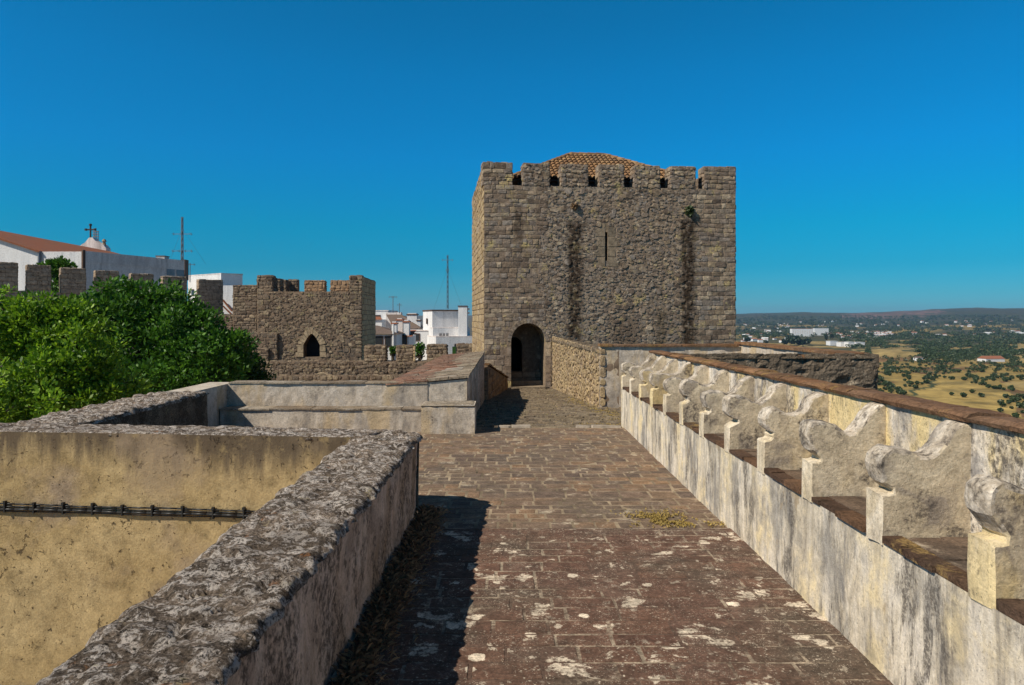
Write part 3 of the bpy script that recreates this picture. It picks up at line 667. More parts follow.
# the tuft growing high on the keep's face
def keep_local(u, d, z):
    return Vector((TX+u*math.cos(TH)-d*math.sin(TH), TY+u*math.sin(TH)+d*math.cos(TH), z-1.05))
for (px_, py_, rr_, lab) in ((689,211,.17,'small dry tuft growing high on the stone keep at its right dark streak'), (574,206,.10,'tiny weed growing in the keep wall above the left dark streak')):
    p = (px_-CX)/F; u = (p*TY-TX)/(math.cos(TH)-p*math.sin(TH)); q = keep_local(u,-.06,0); q.z = ZP(py_,q.y)
    mb = MB(); leaf_blob(mb, q, (rr_*.8,rr_*.5,rr_*1.2), int(260*rr_/.2), .12, random.Random(5))
    tag(mb.build('wall_plant', M['olive'] if rr_ > .15 else M['drygrass']), lab, 'plant')

# ------------------------------------------------------------------ walkway paving
def pavers(mb, x0f, x1f, y0, y1, zf, row, ln, gap, h, r, m=0, jit=.006, skip=None):
    y = y0
    while y < y1-.02:
        w = min(r.uniform(*row), y1-y); x0, x1 = x0f(y), x1f(y); x = x0-r.uniform(0,ln[0])
        while x < x1:
            l = r.uniform(*ln); a, b = max(x,x0), min(x+l,x1); x += l
            if b-a < .04 or (skip and skip((a+b)/2,y+w/2)): continue
            g = gap/2; q = [(a+g,y+g),(b-g,y+g),(b-g,y+w-g),(a+g,y+w-g)]
            q = [(p+r.uniform(-jit,jit), s+r.uniform(-jit,jit)) for p,s in q]
            dz = h*r.uniform(.3,1.2); tx, ty = r.uniform(-.012,.012), r.uniform(-.012,.012); cx, cy = (a+b)/2, y+w/2
            lo = [Vector((p,s,zf(s)-.02)) for p,s in q]; e = min(.008,(b-a)*.1)
            hi = [Vector((p+(e if p < cx else -e), s+(e if s < cy else -e), zf(s)+dz+tx*(p-cx)+ty*(s-cy))) for p,s in q]
            mb.add(lo+hi, [(4,5,6,7)]+[(i,(i+1)%4,4+(i+1)%4,4+i) for i in range(4)], m)
        y += w
FLOOR = lambda y: 0. if y < 11 else -(y-11)*1.05/17.
r = random.Random(11)
mb = MB()
mb.poly((-.9,-1.5,-.012),(2.2,-1.5,-.012),(2.2,5.68,-.012),(-.9,5.68,-.012), m=1)
pavers(mb, lambda y:-.88, lambda y:1.79, -1.2, 5.66, lambda y:-.011, (.13,.18), (.22,.36), .0045, .002, r, jit=.004)
struct(mb.build('worn_paving', [M['pave_old'],M['joint_old']]), 'worn lichen spotted paving of the near walkway')
mb = MB()
mb.poly((-.95,5.64,-.03),(2.2,5.64,-.03),(2.2,6.9,-.03),(-.95,6.9,-.03), m=1); mb.poly((-4.4,6.9,-.03),(2.2,6.9,-.03),(2.2,11.02,-.03),(-4.4,11.02,-.03), m=1)
left = lambda y: -.9 if y < 6.9 else (-4.1 if y < 10.5 else -1.)
pavers(mb, left, lambda y:1.79, 5.69, 10.94, lambda y:-.030, (.10,.27), (.13,.30), .008, .0025, r, jit=.006)
struct(mb.build('brick_paving', [M['pave'],M['joint']]), 'brown brick paving with pale joints')
mb = MB()
xr = lambda y: 5.06 if 11.3 < y < 15.95 else (1.80 if y < 11.3 else 2.02-(y-16)/12.5*.27)
n = 60
for i in range(n):
    ya, yb = 10.98+17.*i/n, 10.98+17.*(i+1)/n
    mb.poly((-.62,ya,FLOOR(ya)-.05),(xr(ya)+.04,ya,FLOOR(ya)-.05),(xr(yb)+.04,yb,FLOOR(yb)-.05),(-.62,yb,FLOOR(yb)-.05), m=1)
pavers(mb, lambda y:-.60, xr, 11.14, 27.9, lambda y:FLOOR(y)-.05, (.10,.17), (.10,.24), .028, .035, r, jit=.018)
struct(mb.build('cobbled_path', [M['cobble'],M['cobble_joint']]), 'cobbled ramp going down to the keep door')
mb = MB()
for a,b in ((-.14,.36),(1.02,1.71)): stones(mb, (a,10.96,-.05), (1,0,0), (0,1,0), (0,0,1), b-a, .15, ch=(.15,.15), sl=(.3,.6), gap=.006, dep=(.045,.055), cut=.02, jit=.006, r=r)
struct(mb.build('stone_threshold', M['kerb']), 'pale edging stones where paving meets cobbles')
# body of the rampart below the walkway
mb = MB(); mb.prism([(-.95,-1.6),(2.3,-1.6),(2.3,10.97),(-4.3,10.97),(-4.3,6.5),(-.95,6.3)], -9, -.06); mb.prism([(-1.6,10.98),(2.3,10.98),(1.9,27.6),(-.9,27.6)], -12, [-.12,-.12,-1.2,-1.2])
mb.prism([(2.4,11.),(5.1,11.),(5.1,16.),(2.2,16.)], -12, [-.08,-.08,-.39,-.39])
struct(mb.build('rampart', M['rubble_dark']), 'solid rampart that carries the walkway')

# ------------------------------------------------------------------ courtyard parapet (left foreground)
par = thing('courtyard_parapet', 'low L-shaped rubble parapet with rough lichen-crusted top and ochre courtyard face', 'wall', (-1.1,5.9,-2.8))
GA = [(-.80,.2),(-.722,6.18)]                       # walkway side of the near leg
def gx(y): return GA[0][0]+(y-GA[0][1])/(GA[1][1]-GA[0][1])*(GA[1][0]-GA[0][0])
def hz(y): return .66
mb = MB()
rough_cap(mb, [(-1.285,.2),(gx(.2),.2),(gx(5.95),5.95),(-1.275,5.95)], .64, .0155, skirt=.05)
rough_cap(mb, [(-4.75,6.31),(-1.276,5.95),(-1.0,6.4),(-4.7,6.83)], .645, .022, skirt=.012, amp=.6, ragged=.014)
rough_cap(mb, [(-1.274,5.952),(gx(5.952),5.952),(-.715,6.2),(-.98,6.42)], .64, .018, skirt=.05)
rough_cap(mb, [(-4.62,6.84),(-3.93,6.78),(-3.93,9.76),(-4.58,9.76)], .64, .028, skirt=.05)
mb.build('capping', M['rock'], par, True)
mb = MB()
fl = lambda p: .022*fbm(p,2.2,5)+.012*max(0,fbm((p.x*1,p.y,p.z*.5),7,3))
U1 = Vector((gx(6.0)-gx(.2),5.8,0)); L1 = U1.length; U1.normalize(); N1 = Vector((U1.y,-U1.x,0))
rough_sheet(mb, (gx(.2)-.02,.2,-.05), U1, (0,0,1), N1, L1+.1, .66, .03, fl)
rough_sheet(mb, (-1.27,.2,-2.8), (0,1,0), (0,0,1), (-1,0,0), 5.76, 3.38, .08, fl)
mb.poly((-1.27,.21,-2.8),(gx(.2)-.02,.21,-2.8),(gx(.2)-.02,.21,.58),(-1.27,.21,.58))
rough_sheet(mb, (-.735,6.17,-.05), Vector((-.27,.22,0)).normalized(), (0,0,1), Vector((.5,.8,0)).normalized(), .36, .66, .04, fl)
rough_sheet(mb, (-1.,6.385,-.05), Vector((-3.7,.43,0)).normalized(), (0,0,1), Vector((.11,.99,0)), 3.6, .66, .06, fl)
mb.poly((-4.58,9.75,-.05),(-3.95,9.75,-.05),(-3.95,9.75,.6),(-4.58,9.75,.6)); mb.poly((-4.6,6.8,-4),(-4.6,9.75,-4),(-4.6,9.75,.6),(-4.6,6.8,.6))
mb.build('walkway_face', M['flake'], par, True)
mb = MB(); rough_sheet(mb, (-3.95,6.75,-.05), (0,1,0), (0,0,1), (1,0,0), 3.0, .67, .03, lambda p: 1.6*fl(p)); mb.build('terrace_face', M['rockdark'], par, True)
mb = MB()
UY = Vector((-3.474,.36,0)); LY = UY.length; UY.normalize(); NY = Vector((-UY.y,UY.x,0))*-1
NY = Vector((-.103,-.995,0))
yl = lambda p: .014*fbm(p,1.6,5)-.02*max(0,fbm((p.x,p.y,p.z),4.5,4)-.35)
rough_sheet(mb, (-1.25,5.935,-2.8), UY, (0,0,1), NY, LY+4.2, 3.442, .035, yl)
face = mb.build('courtyard_face', M['yellow'], par, True); face['label'] = 'ochre yellow rendered face'
mb = MB(); 
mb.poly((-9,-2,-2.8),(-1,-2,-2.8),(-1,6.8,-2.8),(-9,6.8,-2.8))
struct(mb.build('courtyard_floor', mat_flat('pale bounce ground', (.42,.34,.25), .95, .1, var=.4, scale=6)), 'sunken courtyard floor')  # unseen floor, coloured pale to bounce warm light onto the ochre face
# cable bundle on the ochre face
cb = thing('cable_bundle', 'bundle of black cables clipped along the ochre wall', 'cable', (-2.6,6.1,0))
def wp(s, z, d): return Vector((-1.25,5.935,0))+UY*s+NY*d+Vector((0,0,z))
for k,(dz,rr,d) in enumerate(((.036,.008,.022),(.016,.006,.020),(-.004,.011,.024),(-.022,.006,.020))):
    mb = MB(); s = .03
    while s < 7.3:
        f = lambda q: wp(q, dz+.0025*math.sin(q*5+k)+.0015*math.sin(q*13+k*2), d+.002*math.sin(q*4+k*2))
        mb.tube(f(s), f(s+.13), rr, n=6); s += .13
    mb.build('cable', M['cable'], cb, True)
s = .1; r = random.Random(3)
while s < 7.3:
    mb = MB(); h0, h1 = -.032+r.uniform(-.006,.004), .044+r.uniform(-.004,.008)
    q = [wp(s-.006,0,-.02),wp(s+.006,0,-.02),wp(s+.006,0,.036),wp(s-.006,0,.036)]
    mb.prism([tuple(p[:2]) for p in q], h0, h1); q = [wp(s-.010,0,.01),wp(s+.010,0,.01),wp(s+.010,0,.038),wp(s-.010,0,.038)]; mb.prism([tuple(p[:2]) for p in q], h1-.004, h1+.016)
    mb.build('clip', M['cable'], cb); s += .262

# agave out of the lower left corner (its pointed leaves shade the ochre wall)
ag = thing('agave_plant', 'spiky agave at the foot of the ochre wall, below left of the cables', 'plant', (-4.75,5.45,-2.8))
mb = MB(); r = random.Random(2)
for k in range(16):
    a = k*2.4; el = R(38+46*r.random()); L = r.uniform(1.5,2.1); d = Vector((math.cos(a)*math.cos(el),math.sin(a)*math.cos(el)*.6,math.sin(el)))
    sd = d.cross(Vector((0,0,1))).normalized(); p0 = Vector((-4.75,5.45,-2.75)); pts = []
    for i in range(7):
        t_ = i/6; w = .085*math.sin(math.pi*min(1,.25+t_*.75))**.8+.002; p = p0+d*L*t_+Vector((0,0,-.18*t_*t_))
        pts += [p-sd*w, p+Vector((0,0,-.03*(1-t_))), p+sd*w]
    mb.add(pts, [(i*3+j, i*3+j+1, i*3+j+4, i*3+j+3) for i in range(6) for j in range(2)])
mb.build('leaf_rosette', M['agave'], ag)
mb = MB(); mb.tube((-4.75,5.45,-2.82),(-4.75,5.45,-2.65),.16,.12,8); mb.build('stem', M['bark'], ag)

# ------------------------------------------------------------------ bench parapet on the right
bp = thing('bench_parapet', 'long limewashed parapet with a row of brick seats divided by scrolled arms', 'wall', (1.9,6.2,0))
XS, XB, XO, ZS, ZC = 1.70, 2.10, 2.262, .585, 1.124; YE = 11.28; Y0 = -1.2
mb = MB()
wv = lambda p: .007*fbm(p,2.5,4)
rough_sheet(mb, (XS,Y0,-.05), (0,1,0), (0,0,1), (-1,0,0), YE-Y0, ZS+.05, .05, wv)
mb.poly((XS,YE,-.1),(XO,YE,-.1),(XO,YE,ZS),(XS,YE,ZS)); mb.poly((XS,Y0,-.1),(XO,Y0,-.1),(XO,Y0,ZS),(XS,Y0,ZS)); mb.poly((XS+.01,Y0,ZS-.005),(XB+.01,Y0,ZS-.005),(XB+.01,YE,ZS-.005),(XS+.01,YE,ZS-.005))
mb.build('seat_front', M['front'], bp, True)
mb = MB()
rough_sheet(mb, (XB,Y0,ZS-.01), (0,1,0), (0,0,1), (-1,0,0), YE-Y0, ZC-ZS+.012, .05, wv)
mb.poly((XO,Y0,-10),(XO,YE,-10),(XO,YE,ZC),(XO,Y0,ZC)); mb.poly((XB,YE,ZS),(XO,YE,ZS),(XO,YE,ZC),(XB,YE,ZC)); mb.poly((XB,Y0,-.1),(XO,Y0,-.1),(XO,Y0,ZC),(XB,Y0,ZC))
mb.build('backrest', M['white'], bp, True)
mb = MB(); r = random.Random(21); y = Y0
while y < YE+.03:
    l = r.uniform(.26,.33); o = r.uniform(-.006,.006); z0 = ZC+.002; z1 = ZC+.040+r.uniform(-.006,.006)
    q = [(XB-.022+o,y+.003),(XO+.02+o,y+.003),(XO+.02+o,y+l-.003),(XB-.022+o+r.uniform(-.008,.008),y+l-.003)]
    nseg = 4; prof = [(q[0][0],z0+.004),(q[0][0]-.008,z0+.025),(q[0][0]+.006,z1-.004),(q[0][0]+.04,z1+.006),(XO,z1),(XO+.02+o,z1-.012),(XO+.015+o,z0)]
    vs = [(x+r.uniform(-.003,.003),yy,z+r.uniform(-.004,.004)) for yy in (q[0][1],(q[0][1]+q[2][1])/2,q[2][1]) for x,z in prof]; k = len(prof)
    mb.add(vs, [(j*k+i, j*k+(i+1)%k, (j+1)*k+(i+1)%k, (j+1)*k+i) for j in range(2) for i in range(k)]+[tuple(range(k)), tuple(range(2*k,3*k))]); y += l
mb.build('coping', M['tile_edge'], bp)
NB = [(2.57+.775*k) for k in range(12)]; TA = .15
prof0 = [(1.692,.575),(1.690,.68),(1.692,.785),(1.70,.80),(1.732,.806),(1.748,.816),(1.745,.830),(1.726,.846),(1.702,.872),(1.684,.908),(1.678,.948),(1.686,.984),(1.706,1.008),(1.742,1.018),(1.785,1.011),(1.83,.993),(1.868,.974),(1.904,.966),(1.936,.972),(1.962,.992),(1.984,1.028),(2.004,1.066),(2.028,1.096),(2.06,1.114),(2.111,1.119),(2.111,.575)]
def arm(y, k):
    mb = MB(); n = len(prof0); r = random.Random(50+k)
    fall = r.uniform(-.03,.014); blunt = r.uniform(-.014,.035)
    base = []
    for (x,z) in prof0:
        wn = max(0,1-abs(x-1.73)/.12)*(1 if z > .83 else 0)
        j = Vector((fbm((x*1,z,k*3.1),9,3), fbm((x,z,k*3.1+50),9,3)))*.02
        base.append((x+blunt*wn+(j.x if 1.695 < x < 2.10 else 0), z+fall*wn+(j.y if z > .6 else 0)))
    cyc = []
    for i,(x,z) in enumerate(base):
        a = Vector(base[i-1]); b = Vector(base[(i+1)%n]); d = (b-a).normalized(); cyc.append(Vector((d.y,-d.x)))
    sgn = 1
    slices = []
    for f, ins in ((0,.014),(.04,.004),(.14,0.),(.5,-.003),(.86,0.),(.96,.004),(1,.014)):
        vs = []
        for i,(x,z) in enumerate(base):
            nose = max(0,1-max(0,(x-1.74))/.13) if z > .845 else 0
            topw = .5 if (z > .93 and x > 1.85) else 0
            half = TA/2*(1+(.09*nose+.03*topw)*(0 if f in (0,1) else 1)); yy = y+TA/2+(f-.5)*2*half
            edge = ins if (z > .84 or x < 1.80) and x < 2.10 and z > .6 else ins*.3
            p = Vector((x,z))+cyc[i]*edge*(1.5 if nose > .3 else 1)
            if x < 1.70 and z <= .8: p = Vector((x+ (ins*.5 if ins > 0 else 0), z))
            jj = .007*fbm((x*3,yy*3,z*3),6,3)
            vs.append((p.x+jj,yy+(jj if f not in (0,1) else 0),p.y+jj))
        slices.append(vs)
    allv = [v for s_ in slices for v in s_]; m_ = len(slices)
    fs = []; mi = []
    for j in range(m_-1):
        for i in range(n):
            i2 = (i+1)%n
            z = (base[i][1]+base[i2][1])/2; x = (base[i][0]+base[i2][0])/2
            fs.append((j*n+i,j*n+i2,(j+1)*n+i2,(j+1)*n+i)); mi.append((1 if 0 < j < m_-2 or (k*7+i*3+j)%4 else 0) if (z > .9 or (x<1.75 and z>.845)) and 1 < i < 25 else (2 if x < 1.72 or z > .79 else 0))
    mb.add(allv, fs); mb.m = mi
    # side faces, cut into a grid so that the relief shows
    for j in (0,m_-1):
        b = slices[j]; c0 = len(mb.v)
        mb.add(b, [tuple(range(n))], 0)
    o = mb.build('armrest', [M['arm'],M['armtop'],M['cream']], bp)
    return o
for k,y in enumerate(NB): arm(y, k)
# seats: courses of bricks between the arms
edges = [Y0]+[e for y in NB for e in (y,y+TA)]+[YE]
for k in range(0,len(edges),2):
    a, b = edges[k]+.004, edges[k+1]-.004
    if b-a < .1: continue
    mb = MB(); r = random.Random(70+k)
    mb.poly((XS+.02,a,ZS+.004),(XB,a,ZS+.004),(XB,b,ZS+.004),(XS+.02,b,ZS+.004), m=1)
    x = XS-.018; first = True
    while x < XB-.02:
        w = .10 if first else r.uniform(.13,.17); x1 = min(x+w, XB-.003); yy = a
        while yy < b-.02:
            l = min(r.uniform(.2,.32), b-yy)
            if b-yy-l < .06: l = b-yy
            h = .032+r.uniform(-.012,.006); j = r.uniform(-.006,.016) if first else 0
            mb.box(x+.003+j, x1-.003, yy+.003, yy+l-.003, ZS+.001, ZS+h, 2 if first else 0); yy += l
        x = x1; first = False
    mb.build('seat', [M['seat_tile'],M['cobble_joint'],M['seat_edge']], bp)

# ------------------------------------------------------------------ bastion on the right beyond the seats
bw = thing('bastion_wall', 'dark rough rubble wall end jutting out behind the row of seats', 'wall', (4.,10.8,-8))
mb = MB(); rd = random.Random(31)
mb.box(2.42,5.32,10.66,11.02,-9,1.0,1)
big = lambda p: .06*fbm(p,2.0,5)+.035*fbm(p,6,4)
bh = lambda p: .02*fbm(p,2.6,5)+.014*fbm(p,10,4)+.03*min(.4,(lambda d_: d_[1]-d_[0])(noise.voronoi(Vector((p.x*1.,p.y,p.z*1.5))*8.)[0]))-.05*max(0,fbm((p.x,p.y,p.z+5),3.1,3)-.25)/.3
rough_sheet(mb, (2.40,10.6,-3), (1,0,0), (0,0,1), (0,-1,0), 2.93, 4.08, .03, bh); rough_sheet(mb, (5.325,10.6,-3), (0,1,0), (0,0,1), (1,0,0), .44, 4.08, .04, bh)
mb.build('wall', [M['rubble_dark'],M['mortar']], bw)
mb = MB(); rough_cap(mb, [(2.40,10.585),(5.35,10.585),(5.34,11.05),(2.40,11.05)], 1.07, .028, skirt=.05, amp=.9, ragged=.03)
mb.build('capping', M['rockdark'], bw, True)
bo = thing('bastion_parapet', 'limewashed parapet with brown brick coping round the far side of the bastion', 'wall', (5.2,13.5,-8))
mb = MB()
mb.box(5.06,5.36,11.06,16.3,-9,1.03); 
rough_sheet(mb, (2.0,16.,-.6), (1,0,0), (0,0,1), (0,-1,0), 3.06, 1.58, .06, lambda p:.01*fbm(p,2.5,4))
mb.box(2.02,5.05,16.02,16.3,-9,.975)
mb.build('wall', M['greyplaster'], bo)
mb = MB(); r = random.Random(5); y = 11.06
while y < 16.2:
    l = r.uniform(.25,.34); mb.box(5.02+r.uniform(-.01,.01),5.42,y+.003,y+l-.003,1.032,1.075+r.uniform(-.006,.008)); y += l
x = 2.0
while x < 5.0:
    l = min(r.uniform(.25,.34), 5.01-x); mb.box(x+.003,x+l-.003,15.95+r.uniform(-.012,.01),16.34,.985,1.03+r.uniform(-.006,.006)); x += l
mb.build('coping', M['tile_edge'], bo)
rw = thing('rubble_wall', 'sunlit yellowish rubble wall beside the cobbled ramp, right of the keep doorway', 'wall', (1.9,22,-1))
mb = MB(); d = Vector((-.27,12.3,0)); L = d.length; d.normalize(); nrm = Vector((-d.y,d.x,0))
mb.prism([(2.02,16.0),(2.42,16.0),(2.15,28.4),(1.75,28.4)], -9, [.93,.93,.80,.80], 1)
rr = random.Random(8)
rubble(mb, Vector((2.02,16.0,-1.3)), d, (0,0,1), nrm, L, 2.22, sp=.14, dep=(.004,.035), r=rr)
stones(mb, Vector((2.0,15.99,-.5)), (1,0,0), (0,0,1), (0,-1,0), .14, 1.45, ch=(.16,.28), sl=(.3,.4), gap=.02, dep=(.005,.02), cut=.03, jit=.01, r=rr)
mb.build('wall', [M['rubble_lit'],M['mortar']], rw)
mb = MB(); rough_cap(mb, [(1.97,16.36),(2.44,16.36),(2.18,28.3),(1.71,28.3)], .95, .06, skirt=.1, amp=1.4, ragged=.05)
for i,v in enumerate(mb.v): mb.v[i] = (v[0],v[1],v[2]-(v[1]-16)*.0105)
mb.build('capping', M['rockdark'], rw, True)

# ------------------------------------------------------------------ left bench and the walls towards the keep
lb = thing('plaster_bench', 'long grey-white plastered bench with low seat and backrest on the left terrace', 'bench', (-2.6,10.7,0))
w2 = lambda p: .009*fbm(p,2.2,4)
mb = MB()
rough_sheet(mb, (-4.12,10.9,-.05), (1,0,0), (0,0,1), (0,-1,0), 2.95, .68, .06, w2)
mb.box(-4.12,-1.17,10.915,11.2,-6,.628)
mb.box(-4.5,-4.12,9.78,11.2,-6,.63); 
mb.build('backrest', M['greyplaster'], lb)
mb = MB(); rough_sheet(mb, (-3.95,10.56,-.05), (1,0,0), (0,0,1), (0,-1,0), 2.74, .335, .06, w2); mb.box(-4.1,-1.215,10.575,10.9,-.05,.283); mb.build('seat', M['greyplaster'], lb)
mb = MB(); x = -4.1; r = random.Random(4)
while x < -1.25:
    l = min(r.uniform(.3,.6), -1.22-x); mb.box(x+.003,x+l-.003,10.545+r.uniform(-.01,.008),10.89,.286,.302+r.uniform(0,.008)); x += l
mb.build('seat_edging', M['edge_dull'], lb); mb = MB()
x = -4.1
while x < -1.2:
    l = min(r.uniform(.3,.6), -1.17-x); mb.box(x+.003,x+l-.003,10.885+r.uniform(-.01,.008),11.22,.632,.645+r.uniform(0,.01)); x += l
mb.build('back_edging', M['edge_dull'], lb)
mb = MB(); rough_sheet(mb, (-1.205,10.4,-.05), (1,0,0), (0,0,1), (0,-1,0), .75, .43, .05, w2); mb.box(-1.205,-.455,10.415,10.89,-.05,.378); mb.build('end_block', M['greyplaster'], lb)
mb = MB(); rough_cap(mb, [(-1.21,10.39),(-.445,10.39),(-.445,10.89),(-1.21,10.89)], .388, .03, skirt=.02, amp=.35, ragged=.01); mb.build('block_top', M['edge_dull'], lb, True)
ww = thing('ramp_wall', 'broad wall with sloping brick-tiled top leading up to the keep left of the path', 'wall', (-1.1,15,-1))
mb = MB()
mb.prism([(-1.76,10.91),(-.59,10.91),(-.59,19.),(-1.6,19.)], -8, [.60,.70,.70,.62], 0)
mb.build('wall', M['greyplaster'], ww)
mb = MB(); rough_sheet(mb, (-.585,10.92,-1.0), (0,1,0), (0,0,1), (1,0,0), 8.06, 1.70, .07, lambda p:.02*fbm(p,2.5,5)); mb.poly((-.585,18.98,-1.2),(-1.6,18.98,-1.2),(-1.6,18.98,.6),(-.585,18.98,.68))
mb.build('path_face', M['flake'], ww, True)
mb = MB(); r = random.Random(9); y = 10.88
while y < 19.02:
    l = r.uniform(.15,.22); x = -1.79+ (y-10.9)*.018
    while x < -.57:
        w = min(r.uniform(.24,.36), -.56-x); 
        if -.56-x-w < .08: w = -.56-x
        za = .612+(x+1.78)*.09; zb = .612+(x+w+1.78)*.09; h = r.uniform(.018,.04)
        vs = [(x+.004,y+.004,za),(x+w-.004,y+.004,zb),(x+w-.004,y+l-.004,zb),(x+.004,y+l-.004,za)]; vs += [(a,b,c+h) for a,b,c in vs]
        mb.add(vs, [(4,5,6,7),(0,1,5,4),(1,2,6,5),(2,3,7,6),(3,0,4,7)], 0 if x < -1.2+.1*math.sin(y) else (2 if -1.15 < x < -.95 and y < 13.5 and r.random() < .6 else 1)); x += w
    y += l
mb.build('tiled_top', [M['ramp_tile'],M['ramp_pale'],M['kerb']], ww)
sw = thing('stair_wall', 'short low wall sloping down to the left jamb of the keep doorway', 'wall', (-.3,23,-1))
mb = MB()
A = Vector((-.50,19.3,0)); B = Vector((.02,27.7,0)); d = (B-A).normalized(); nn = Vector((d.y,-d.x,0)); L = (B-A).length
mb.prism([tuple((A-nn*.38)[:2]),tuple(A[:2]),tuple(B[:2]),tuple((B-nn*.38)[:2])], -8, [.38,.36,-.66,-.64], 1)
stones(mb, A+Vector((0,0,-1.4)), d, (0,0,1), nn, L, 1.75, ch=(.14,.24), sl=(.2,.5), gap=.02, dep=(.005,.03), cut=.03, jit=.015, skip=lambda u,v,a,b,c,e: e > 1.76-1.02*b/L)
stones(mb, A-nn*.38+Vector((0,0,-.8)), nn, (0,0,1), -d, .38, 1.16, ch=(.2,.28), sl=(.2,.38), gap=.02, dep=(.005,.02), cut=.02, jit=.01)
mb.build('wall', [M['castle_brick'],M['mortar']], sw)
mb = MB(); n = 18
for i in range(n):
    a, b = A+d*(L*i/n), A+d*(L*(i+1)/n); za, zb = .37-1.02*i/n, .37-1.02*(i+1)/n
    vs = [a-nn*.42,a+nn*.04,b+nn*.04,b-nn*.42]; zz = (za,za,zb,zb); h = rng.uniform(.03,.06)
    lo = [Vector((v.x,v.y,z)) for v,z in zip(vs,zz)]; mb.add(lo+[v+Vector((0,0,h)) for v in lo], [(4,5,6,7),(0,1,5,4),(1,2,6,5),(2,3,7,6),(3,0,4,7)])
mb.build('coping', M['tile_edge'], sw)

# ------------------------------------------------------------------ castle walls on the left
CK = dict(ch=(.12,.26), sl=(.16,.5), gap=.022, dep=(.005,.05), cut=.05, jit=.025, warp=.05)
lw = thing('curtain_wall', 'dark castle wall with square merlons running behind the trees on the left', 'castle wall', (-19,37,-4))
A = Vector((XP(-34,39.),39.,0)); B = Vector((XP(231,48.5),48.5,0)); d = (B-A).normalized(); nin = Vector((d.y,-d.x,0)); L = (B-A).length
def on_wall(px):                          # distance along the wall seen at column px
    p = (px-CX)/F; return (p*A.y-A.x)/(d.x-p*d.y)
ms = [(-33,18,262,290),(27,51,265.5,292),(61,86,268.5,294),(95.5,119,271,297),(131,153.5,274,299),(163,187,277,302),(199,223,280,314),(232,233,281,314)]
SM = dict(ch=(.14,.3), sl=(.2,.6), gap=.008, dep=(.004,.022), cut=.05, jit=.02, warp=.06)
mb = MB()
for (a,b,t_,w_),nx_ in zip(ms,ms[1:]):
    s0, s1, s2 = on_wall(a), on_wall(b), on_wall(nx_[0]); Ym = (A+d*((s0+s1)/2)).y; zw = ZP(w_,Ym)
    stone_box(mb, A+d*s0, d, -nin, s2-s0, .9, -5, zw, 'F', top=False, **SM)
    m_ = MB(); stone_box(m_, A+d*s0, d, -nin, s1-s0, .45, zw+.002, ZP(t_,Ym), 'FLR', **SM); m_.build('merlon', [M['castle_dim'],M['mortar']], lw)
mb.build('wall', [M['castle_dim'],M['mortar']], lw)

mt = thing('wall_tower', 'smaller castle tower with ochre side toned as if sunlit, corner merlons and a pointed arch doorway', 'castle tower', (-12,47,-4))
YT = 46.; xl, xr_ = XP(257,YT), XP(362,YT); O = Vector((xl,YT,0)); U = Vector((1,0,0)); Wt = xr_-xl; zt = ZP(291.5,YT)
bd = Vector((-.27,6.2,0)); Db = bd.length; bd.normalize()
mb = MB()
dx0, dx1 = XP(303.5,YT)-xl, XP(320,YT)-xl; dzb = ZP(357,YT); dzs = ZP(345,YT); drise = ZP(333.5,YT)-dzs
wall_with_arch(mb, O, U, bd, Wt, -6, zt, dx0, dx1, dzb, dzs, drise, .9, pointed=True, m=1)
def skipd(u,v,a,b,z0,z1):
    z0 -= 6; z1 -= 6
    if b > dx0-.1 and a < dx1+.1 and z1 > dzb and z0 < dzs: return True
    return b > dx0-.05 and a < dx1+.05 and z1 > dzb and z0 < max(arch_z(min(max(q,dx0),dx1),dx0,dx1,dzs,drise,True) for q in (a,u,b))+.12
rt = random.Random(17)
for sp_, dp_, fl_ in ((.17,(.004,.05),.9),(.34,(.015,.06),.35)):
    rubble(mb, (xl,YT,-6), U, (0,0,1), (0,-1,0), Wt, zt+6, sp=sp_, dep=dp_, fill=fl_, skip=skipd, r=rt)
for u_ in (0,Wt-.75): stones(mb, (xl+u_,YT-.02,-6), U, (0,0,1), (0,-1,0), .75, zt+6, r=rt, ch=(.2,.34), sl=(.3,.6), gap=.02, dep=(.01,.05), cut=.05, jit=.02, miss=.1)
Rr = Vector((bd.y,-bd.x,0))
stones(mb, O+U*Wt+Vector((0,0,-6)), bd, (0,0,1), Rr, Db, zt+6, ch=(.25,.4), sl=(.4,.9), gap=.03, dep=(.01,.03), cut=.03, jit=.015, m=2, r=rt)  # right side painted bright to stand for sunlight the sun lamp doesn't give
Rc = O+U*Wt+bd*Db; Lc = O+bd*Db
mb.poly((xr_,YT,-6),tuple(Vector((Rc.x,Rc.y,-6))),tuple(Vector((Rc.x,Rc.y,zt))),(xr_,YT,zt), m=1)
mb.poly((xl,YT,-6),(Lc.x,Lc.y,-6),(Lc.x,Lc.y,zt),(xl,YT,zt), m=1); mb.poly((Lc.x,Lc.y,-6),(Rc.x,Rc.y,-6),(Rc.x,Rc.y,zt),(Lc.x,Lc.y,zt), m=1)
mb.poly((xl,YT,zt-.01),(xr_,YT,zt-.01),(Rc.x,Rc.y,zt-.01),(Lc.x,Lc.y,zt-.01), m=1)
mb.box(xl+dx0-.4, xl+dx1+.4, YT+.92, YT+1.0, dzb-.2, dzs+1.5, 3)  # near-black sheet standing in for the shade behind the doorway
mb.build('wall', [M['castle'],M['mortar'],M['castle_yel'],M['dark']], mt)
mb = MB(); arch_ring(mb, O, U, bd, dx0, dx1, dzb, dzs, drise, .34, .06, True, 13); mb.build('door_arch', M['castle_lite'], mt)
def mer(O_, w, dd, z0, z1, mats, faces='FLR', U_=U, D_=bd, parent=None, **k):
    m_ = MB(); stone_box(m_, O_, U_, D_, w, dd, z0, z1, faces, **{**CK,'dep':(.01,.05),**k}); return m_.build('merlon', mats, parent or mt)
